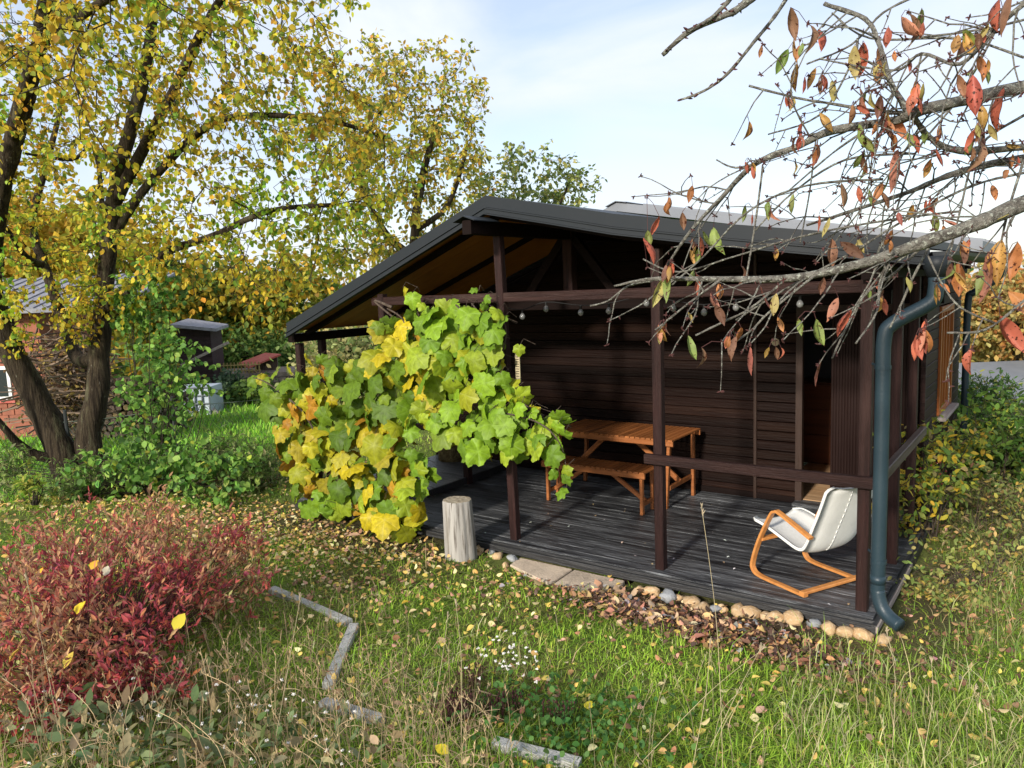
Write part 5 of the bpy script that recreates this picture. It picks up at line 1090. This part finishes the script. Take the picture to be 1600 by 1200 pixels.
# far wooded rim
def woods(label, x0, x1, d, top, bot, n, pal):
    pos = np.array([at(rng.uniform(x0, x1), rng.uniform(top, bot)+14*math.sin(i_*.7), d*rng.uniform(.95, 1.1)) for i_ in range(n)]); o = cloud('far_woods', T_TINY, pos, frames(rng.normal(size=(n, 3)), rng.normal(0, 1, n)), rng.uniform(.35, .7, n), pick(pal, n), M['leafA']); setp(o, label, 'woods', kind='stuff')
woods('far autumn woods closing the view beyond the gardens at left', -500, 640, 46, 470, 600, 9000, PY+PG+[(.25, .2, .08)])
woods('far autumn woods closing the view at right', 1450, 2100, 46, 430, 600, 6000, PO+PG)

# ------------------------------------------------------------------ grass, weeds, fallen leaves
def polar(n, r0, r1, a0=-.80, a1=.80):
    r_ = r0*(r1/r0)**rng.random(n); a = rng.uniform(a0, a1, n)+YAW
    return CAM[0]+np.sin(a)*r_, CAM[1]+np.cos(a)*r_, r_
def keep(x, y, pbare=.08):
    ok = ~((x > -2.85) & (x < 3.02) & (y > -.18) & (y < 5)); ok &= ~((x > .02) & (x < 1.0) & (y > -.42-.12*(x > .5)) & (y < -.15))
    ok &= ~((np.abs(x-px_) < .13) & (np.abs(y-py_) < .13))
    for A_, B_ in KS:
        dx, dy = B_[0]-A_[0], B_[1]-A_[1]; t_ = np.clip(((x-A_[0])*dx+(y-A_[1])*dy)/(dx*dx+dy*dy), 0, 1); ok &= np.hypot(x-A_[0]-t_*dx, y-A_[1]-t_*dy) > .022
    return ok & (rng.random(len(x)) > bare(x, y)*(1-pbare))
def blades(name, label, n, r0, r1, hgt, wid, pal, wts, dens=None, bend=.5, a0=-.80, a1=.80, m='grass'):
    x, y, r_ = polar(n, r0, r1, a0, a1); ok = keep(x, y)
    if dens is not None: ok &= rng.random(n) < dens(x, y)
    x, y, r_ = x[ok], y[ok], r_[ok]; n = len(x); z = ground(x, y)-.01; h = rng.gamma(5, .2, n)*hgt*(1+.04*r_); a = rng.uniform(0, 2*math.pi, n); w_ = wid*rng.uniform(.6, 1.3, n)*(1+.16*r_)
    dx, dy = np.cos(a), np.sin(a); bnd = rng.uniform(.1, 1, n)*bend; fx, fy = -dy, dx
    lv = []
    for (t_, wf, bf) in ((0, 1, 0), (.5, .8, .3), (.85, .45, .8), (1.0, 0.05, 1.15)):
        cx = x+dx*bnd*h*bf; cy = y+dy*bnd*h*bf; cz = z+h*t_*np.maximum(.18, 1-.45*bnd*t_)
        lv.append(np.stack([cx-fx*w_*wf/2, cy-fy*w_*wf/2, cz], -1)); lv.append(np.stack([cx+fx*w_*wf/2, cy+fy*w_*wf/2, cz], -1))
    V = np.stack(lv, 1).reshape(-1, 3); base = (np.arange(n)*8)[:, None, None]
    F = (np.array([[0, 1, 3, 2], [2, 3, 5, 4], [4, 5, 7, 6]])[None]+base).reshape(-1, 4)
    nn_ = np.array([mnoise.noise(Vector((a_*1.1, b_*1.1, 5))) for a_, b_ in zip(x[::1], y[::1])]) if n < 400000 else 0
    c = pick(pal, n, wts, .2)*(1+.55*nn_[:, None]); c = np.repeat(np.clip(c, .005, .8), 8, 0)
    o = link(name, mesh_np(name, V, F, M[m], col=c)); setp(o, label, 'grass', kind='stuff'); return o
GP = [(.19, .33, .035), (.27, .43, .04), (.36, .50, .06), (.48, .50, .14), (.60, .54, .28)]
def lawn(x, y): return .35+.65*np.clip(1-.25*0, 0, 1)*np.clip((x+9)/3, .3, 1)
blades('lawn_grass', 'short green lawn grass with tufts before the deck', 190000, 2.2, 13, .038, .0031, GP, [3, 4, 2.5, 1.0, .4], lawn, 1.5)
blades('meadow_grass', 'longer bright green grass in the right foreground', 30000, 2.0, 6.5, .072, .0032, GP, [3, 4, 4, 1.0, .5], lambda x, y: np.clip((x-1.2)/1.5, .10, 1)*np.clip((-y-.9)/.6, .12, 1), 1.8)
blades('dry_grass', 'dry straw coloured grass among the foreground weeds', 15000, 2.0, 7, .075, .0024, [(.50, .42, .22), (.40, .32, .16), (.30, .30, .12), (.22, .15, .09)], [3, 3, 2, 1], lambda x, y: np.where((x < 1.6) & (y < -1.6), .9, .10), 1.8)
blades('far_lawn', 'bright green lawn of the neighbouring garden beyond the fence', 26000, 11, 26, .07, .007, [(.18, .42, .03), (.24, .50, .04), (.32, .48, .08)], None, lambda x, y: (x < -5.5)*1.0, .9, a0=-.62, a1=-.1)
blades('corner_grass', 'tall pale grass tufts right of the downpipe outlet', 12000, 3.2, 7, .10, .0032, [(.30, .44, .07), (.42, .50, .14), (.55, .50, .26)], None, lambda x, y: ((x > 2.6) & (y < -.4))*np.clip(.5+.5*np.sin(x*9)*np.cos(y*8), .1, 1), 1.0, a0=.35, a1=.85)
blades('side_grass', 'rough grass and weeds right of the cabin', 20000, 5, 13, .08, .0034, [(.16, .26, .05), (.28, .32, .10), (.42, .36, .17)], None, lambda x, y: ((x > 3.2) & (y > -2.0))*1.0, 1.0, a0=.3, a1=.85)
# broad-leaved ground plants
def patch(name, label, n, cx, cy, sx, sy, size, pal, T=T_ROUND, h=(.02, .12), wts=None):
    x = rng.normal(cx, sx, n); y = rng.normal(cy, sy, n); ok = keep(x, y, 1); x, y = x[ok], y[ok]; n = len(x); pos = np.stack([x, y, ground(x, y)+rng.uniform(*h, n)], -1)
    d = rng.normal(size=(n, 3))+np.array([0, 0, .3]); o = cloud(name, T, pos, frames(d, rng.normal(0, .5, n)), rng.uniform(*size, n), pick(pal, n, wts), M['leafA']); setp(o, label, 'plants', kind='stuff')
q = onz(1230-0, 1110, .3)
patch('clover', 'patch of small dark green clover in the lawn foreground', 700, *onz(880, 1090, .25)[:2], .28, .22, (.02, .04), [(.07, .17, .04), (.12, .25, .06)])
patch('lamb_ear', 'grey green broad leaves at the bottom of the red shrub', 420, *onz(200, 1170, .3)[:2], .55, .2, (.04, .10), [(.19, .26, .12), (.27, .32, .16), (.13, .19, .07), (.34, .28, .15)], T_OVAL, (.03, .16))
patch('lamb_ear', 'grey green broad leaves along the bottom left weeds', 420, *onz(430, 1180, .3)[:2], .4, .2, (.03, .075), [(.22, .28, .13), (.32, .33, .16), (.15, .20, .06), (.42, .34, .18)], T_OVAL, (.03, .14))
# leaves lying on the ground
def litter(name, label, n, fx, size, pal, wts):
    x, y = fx(n); ok = keep(x, y, 1); x, y = x[ok], y[ok]; n = len(x); pos = np.stack([x, y, ground(x, y)+rng.uniform(.006, .05, n)], -1)
    a = rng.uniform(0, 6.28, n); d = np.stack([np.cos(a), np.sin(a), rng.normal(0, .35, n)], -1); o = cloud(name, T_OVALR, pos, frames(d, rng.normal(0, .5, n)+np.where(rng.random(n) < .5, math.pi, 0)), rng.uniform(*size, n), pick(pal, n, wts), M['litter']); setp(o, label, 'fallen leaves', kind='stuff'); return o
T_OVALR = tmpl_simple(.66, .35, .25)
LPAL = [(.66, .48, .12), (.60, .38, .14), (.70, .58, .30), (.42, .23, .12), (.28, .15, .09), (.60, .34, .24)]
litter('fallen_leaves', 'yellow and brown leaves scattered thinly over the lawn', 3800, lambda n: polar(n, 2.2, 11)[:2], (.022, .058), LPAL, [4, 2, 3, 2, 2, 1])
litter('fallen_leaves', 'thick drift of fallen leaves between the vine, stump and lawn', 3000, lambda n: (rng.normal(-1.7, 1.3, n), rng.normal(-.95, .55, n)), (.025, .055), LPAL, [4, 3, 4, 2, 2, 1.4])
litter('fallen_leaves', 'brown leaf mulch on the bare bed in front of the cobble row', 2600, lambda n: (rng.normal(2.0, .55, n), rng.normal(-.66, .15, n)), (.02, .055), [(.20, .11, .07), (.10, .06, .045), (.42, .22, .12), (.55, .36, .14), (.30, .28, .27), (.50, .24, .16)], [4, 5, 2, 1.2, 1, 1])
litter('fallen_leaves', 'larger buff and pink leaves lying in the bed before the cobbles', 130, lambda n: (rng.normal(1.55, .33, n), rng.normal(-.62, .17, n)), (.045, .10), [(.62, .44, .22), (.66, .46, .30), (.60, .30, .20), (.55, .36, .16)], None)
litter('fallen_leaves', 'leaf mulch on the soil right of the downpipe', 500, lambda n: (rng.normal(3.45, .35, n), rng.normal(.4, .8, n)), (.02, .05), [(.22, .12, .07), (.12, .07, .045), (.42, .26, .12)], None)
litter('fallen_leaves', 'scattering of yellow leaves under the plum tree', 2200, lambda n: (rng.normal(-5.2, 1.6, n), rng.normal(-.8, 1.2, n)), (.035, .07), LPAL, [4, 2, 2, 1, 1, .4])
# large single leaves that catch the eye
BIG = [(272, 985, 4.2, .075, (.50, .42, .04), 'large bright yellow leaf lying on top of the red shrub'), (120, 960, 4.3, .060, (.72, .55, .04), 'yellow folded leaf on the left of the red shrub, above the ochre one'), (56, 905, 4.5, .055, (.66, .36, .03), 'orange yellow leaf on the upper left of the red shrub'), (15, 1035, 4.0, .07, (.55, .38, .07), 'ochre leaf at the left edge of the red shrub'),
       (100, 1045, 3.9, .065, (.48, .36, .06), 'dull ochre leaf hanging low in the red shrub'), (142, 890, 4.7, .05, (.62, .36, .04), 'small orange leaf near the top of the red shrub'), (163, 900, 4.7, .05, (.66, .60, .42), 'cream leaf near the top of the red shrub')]
ml = [mesh_np('leaf', T[0], T[1], M['litterO']) for T in (T_ROUND, tmpl_simple(.8, .35, .3))]
for k_, (x, y, d_, s_, c_, lab) in enumerate(BIG):
    q = at(x, y, d_-.35); o = link('fallen_leaf', ml[k_ % 2]); o.location = q; o.scale = (s_*1.25,)*3; o.rotation_euler = (R(55), R(random.uniform(-20, 20)), R(random.uniform(-60, 60))+YAW*-1); o.color = (*c_, 1); setp(o, lab, 'leaf')
BG = [(612, 990, .11, (.62, .42, .34), 'pale pink crumpled leaf in the lawn left of the centre'), (655, 815, .10, (.60, .34, .22), 'pinkish vine leaf on the ground left of the stump'), (540, 838, .14, (.62, .38, .25), 'large tan vine leaf on the ground under the vine'), (1385, 735, .05, (.6, .4, .03), None),
      (700, 1178, .07, (.70, .55, .04), 'yellow leaf at the bottom of the lawn'), (920, 1110, .07, (.68, .58, .05), 'yellow leaf among clover in the foreground lawn'), (816, 964, .055, (.66, .48, .08), 'yellow leaf in the lawn below the slabs'), (640, 940, .06, (.66, .44, .05), 'golden leaf in the lawn right of the upper edging'),
      (1095, 1040, .06, (.70, .60, .10), 'pale yellow leaf in the foreground grass below the cobbles'), (1108, 995, .13, (.60, .26, .18), 'reddish brown large leaf beside the leaf mulch bed'), (1075, 968, .12, (.66, .46, .22), 'buff large leaf on the mulch bed'), (1270, 1035, .10, (.40, .17, .10), 'brown curled leaf in the grass right of the mulch bed'), (1527, 1150, .05, (.68, .50, .05), 'yellow leaf in the grass near the right edge')]
for k_, (x, y, s_, c_, lab) in enumerate(BG):
    if not lab: continue
    z_ = 0.
    for _ in range(5): q = onz(x, y, z_); z_ = gz(q[0], q[1])+.05
    o = link('fallen_leaf', ml[k_ % 2]); o.location = q; o.scale = (s_,)*3; o.rotation_euler = (R(random.uniform(10, 35)), R(random.uniform(-20, 20)), random.uniform(0, 6)); o.color = (*c_, 1); setp(o, lab, 'leaf')
# seed stalks
def stalk(mb, x, y, h, lean, c, head=True, r_=.0014):
    z = gz(x, y); a = rng.uniform(0, 6.28); e = np.array([x+math.cos(a)*lean*h, y+math.sin(a)*lean*h, z+h*math.cos(min(1.2, lean))]); m_ = np.array([x+math.cos(a)*lean*h*.3, y+math.sin(a)*lean*h*.3, z+h*.6]); pts = smoothpath([(x, y, z), m_, e], 4)
    mb.tube(pts, [r_]*8+[r_*.6], 3, cap=False, c=c)
    if head:
        for k_ in range(5): p0 = pts[-1-k_//2]; d_ = rng.normal(size=3)*.006; mb.tube([p0, p0+Vector(d_)+Vector((0, 0, .016))], [.0026, .001], 3, cap=False, c=np.array(c)*1.15)
mb = MB(); n = 330
for _ in range(n):
    px2 = rng.uniform(0, 800); q = onz(px2, rng.uniform(1030, 1260), .3); stalk(mb, q[0], q[1], rng.uniform(.15, .42), rng.uniform(.05, .6), np.array([.46, .34, .19])*rng.uniform(.45, 1.25))
for _ in range(130):
    q = onz(rng.uniform(280, 640), rng.uniform(930, 1120), .2); stalk(mb, q[0], q[1], rng.uniform(.12, .32), rng.uniform(.05, .5), np.array([.42, .30, .18])*rng.uniform(.4, 1.2))
for _ in range(40):
    q = onz(rng.uniform(900, 1600), rng.uniform(1000, 1250), .25); stalk(mb, q[0], q[1], rng.uniform(.15, .45), rng.uniform(.05, .5), np.array([.42, .36, .20])*rng.uniform(.6, 1.15))
for _ in range(420):                     # matted dry stuff in the weedy corner
    q = onz(rng.uniform(-20, 760), rng.uniform(1010, 1230), .3); stalk(mb, q[0], q[1], rng.uniform(.06, .2), rng.uniform(.7, 1.4), np.array([.48, .36, .22])*rng.uniform(.45, 1.2), head=rng.random() < .4)
o = mb.build('dry_stalks', M['dry']); setp(o, 'thin dry seed stalks rising from the foreground weeds', 'stalks', kind='stuff')
TALL = [(640, 1200, 1085, 850, 'tall leaning grass stalk before the chair')] 
for k_, (bx, by, tx, ty) in enumerate([(1130, 1200, 1096, 790), (1110, 1150, 1190, 1010), (1080, 1190, 1110, 1000), (1260, 1190, 1318, 1040), (1395, 1150, 1385, 985), (1440, 1180, 1455, 1030), (1005, 1170, 1195, 1012), (1480, 1160, 1525, 1075), (720, 1150, 712, 940), (670, 1130, 700, 960), (100, 1190, 40, 900), (420, 1190, 470, 930)]):
    q = onz(bx, by, .3); d_ = float((q-CAM)@_f); e = at(tx, ty, d_+.1); b = MB(); m_ = (q+e)/2+np.array([.02, 0, .03]); pts = smoothpath([q-[0, 0, .05], m_, e], 8)
    b.tube(pts, [.0013]*9+[.0010]*8, 4, c=(.42, .35, .21))
    for j_ in range(14):
        p0 = pts[-1]*(1-j_*.012)+pts[-6]*(j_*.012); v = Vector(rng.normal(0, .004, 3)); b.tube([p0, p0+v+Vector((0, 0, .014))], [.0026, .001], 3, c=(.50, .41, .28))
    o = b.build('grass_stalk', M['dry']); LAB = ['tall upright grass stalk whose tip reaches the lounge chair', 'grass stalk leaning right towards the mulch bed', 'upright grass stalk left of the one reaching the chair', 'leaning stalk with its tip right of the mulch bed', 'stalk with its tip at the downpipe outlet', 'stalk standing right of the downpipe outlet', 'long stalk leaning far right over the foreground grass below the cobbles', 'short stalk nearest the right edge of the lawn', 'thin stalk in the mid lawn below the stump', 'thin stalk right of the upper concrete edging', 'bowed pale stalk over the left of the red shrub', 'pale stalk between red shrub and concrete edging']
    setp(o, LAB[k_], 'grass stalk', 'tall dry grass stalks in the foreground')
# white seed heads
mb = MB()
for _ in range(110):
    px2, py2 = (rng.normal(790, 28), rng.normal(1030, 16)) if rng.random() < .35 else (rng.uniform(30, 560), rng.uniform(1080, 1195)); q = onz(px2, py2, .34)
    if rng.random() < .5: q[2] += rng.uniform(0, .08)
    for j_ in range(5):
        v = rng.normal(size=3); v /= np.linalg.norm(v); v[2] = abs(v[2]); mb.tube([q, q+v*.006, q+v*.011], [.001, .0035, .001], 4, cap=False)
o = mb.build('white_flowers', M['flower']); setp(o, 'tiny white dried flower heads in the foreground weeds', 'flowers', kind='stuff')
# dark red stonecrop heads in the lawn
mb = MB()
for (cx_, cy_) in ((700, 1095), (725, 1085), (800, 1065), (735, 1025), (870, 1085), (712, 1070), (770, 1075)):
    q0 = onz(cx_, cy_, .25)
    for _ in range(60):
        q = q0+np.append(rng.normal(0, .045, 2), 0); z = gz(q[0], q[1]); h = rng.uniform(.07, .13); mb.tube([(q[0], q[1], z), (q[0]+.005, q[1], z+h)], .0013, 3, cap=False)
        mb.tube([(q[0]+.005, q[1], z+h), (q[0]+.005, q[1], z+h+.009)], [.005, .002], 4)
o = mb.build('seed_heads', M['bud']); setp(o, 'clusters of dark red brown seed heads in the lawn foreground', 'seed heads', kind='stuff')
# debris on the deck
n = 60; x = rng.uniform(-.5, 2.9, n); y = rng.uniform(-.1, 2.0, n); pos = np.stack([x, y, np.full(n, .004)], -1); a = rng.uniform(0, 6.3, n)
o = cloud('deck_litter', T_OVALR, pos, frames(np.stack([np.cos(a), np.sin(a), np.zeros(n)], -1), np.zeros(n)), rng.uniform(.008, .03, n), pick([(.5, .45, .4), (.35, .25, .15), (.6, .6, .58)], n), M['litter']); setp(o, 'few small dry leaf bits on the black deck', 'debris', kind='stuff')
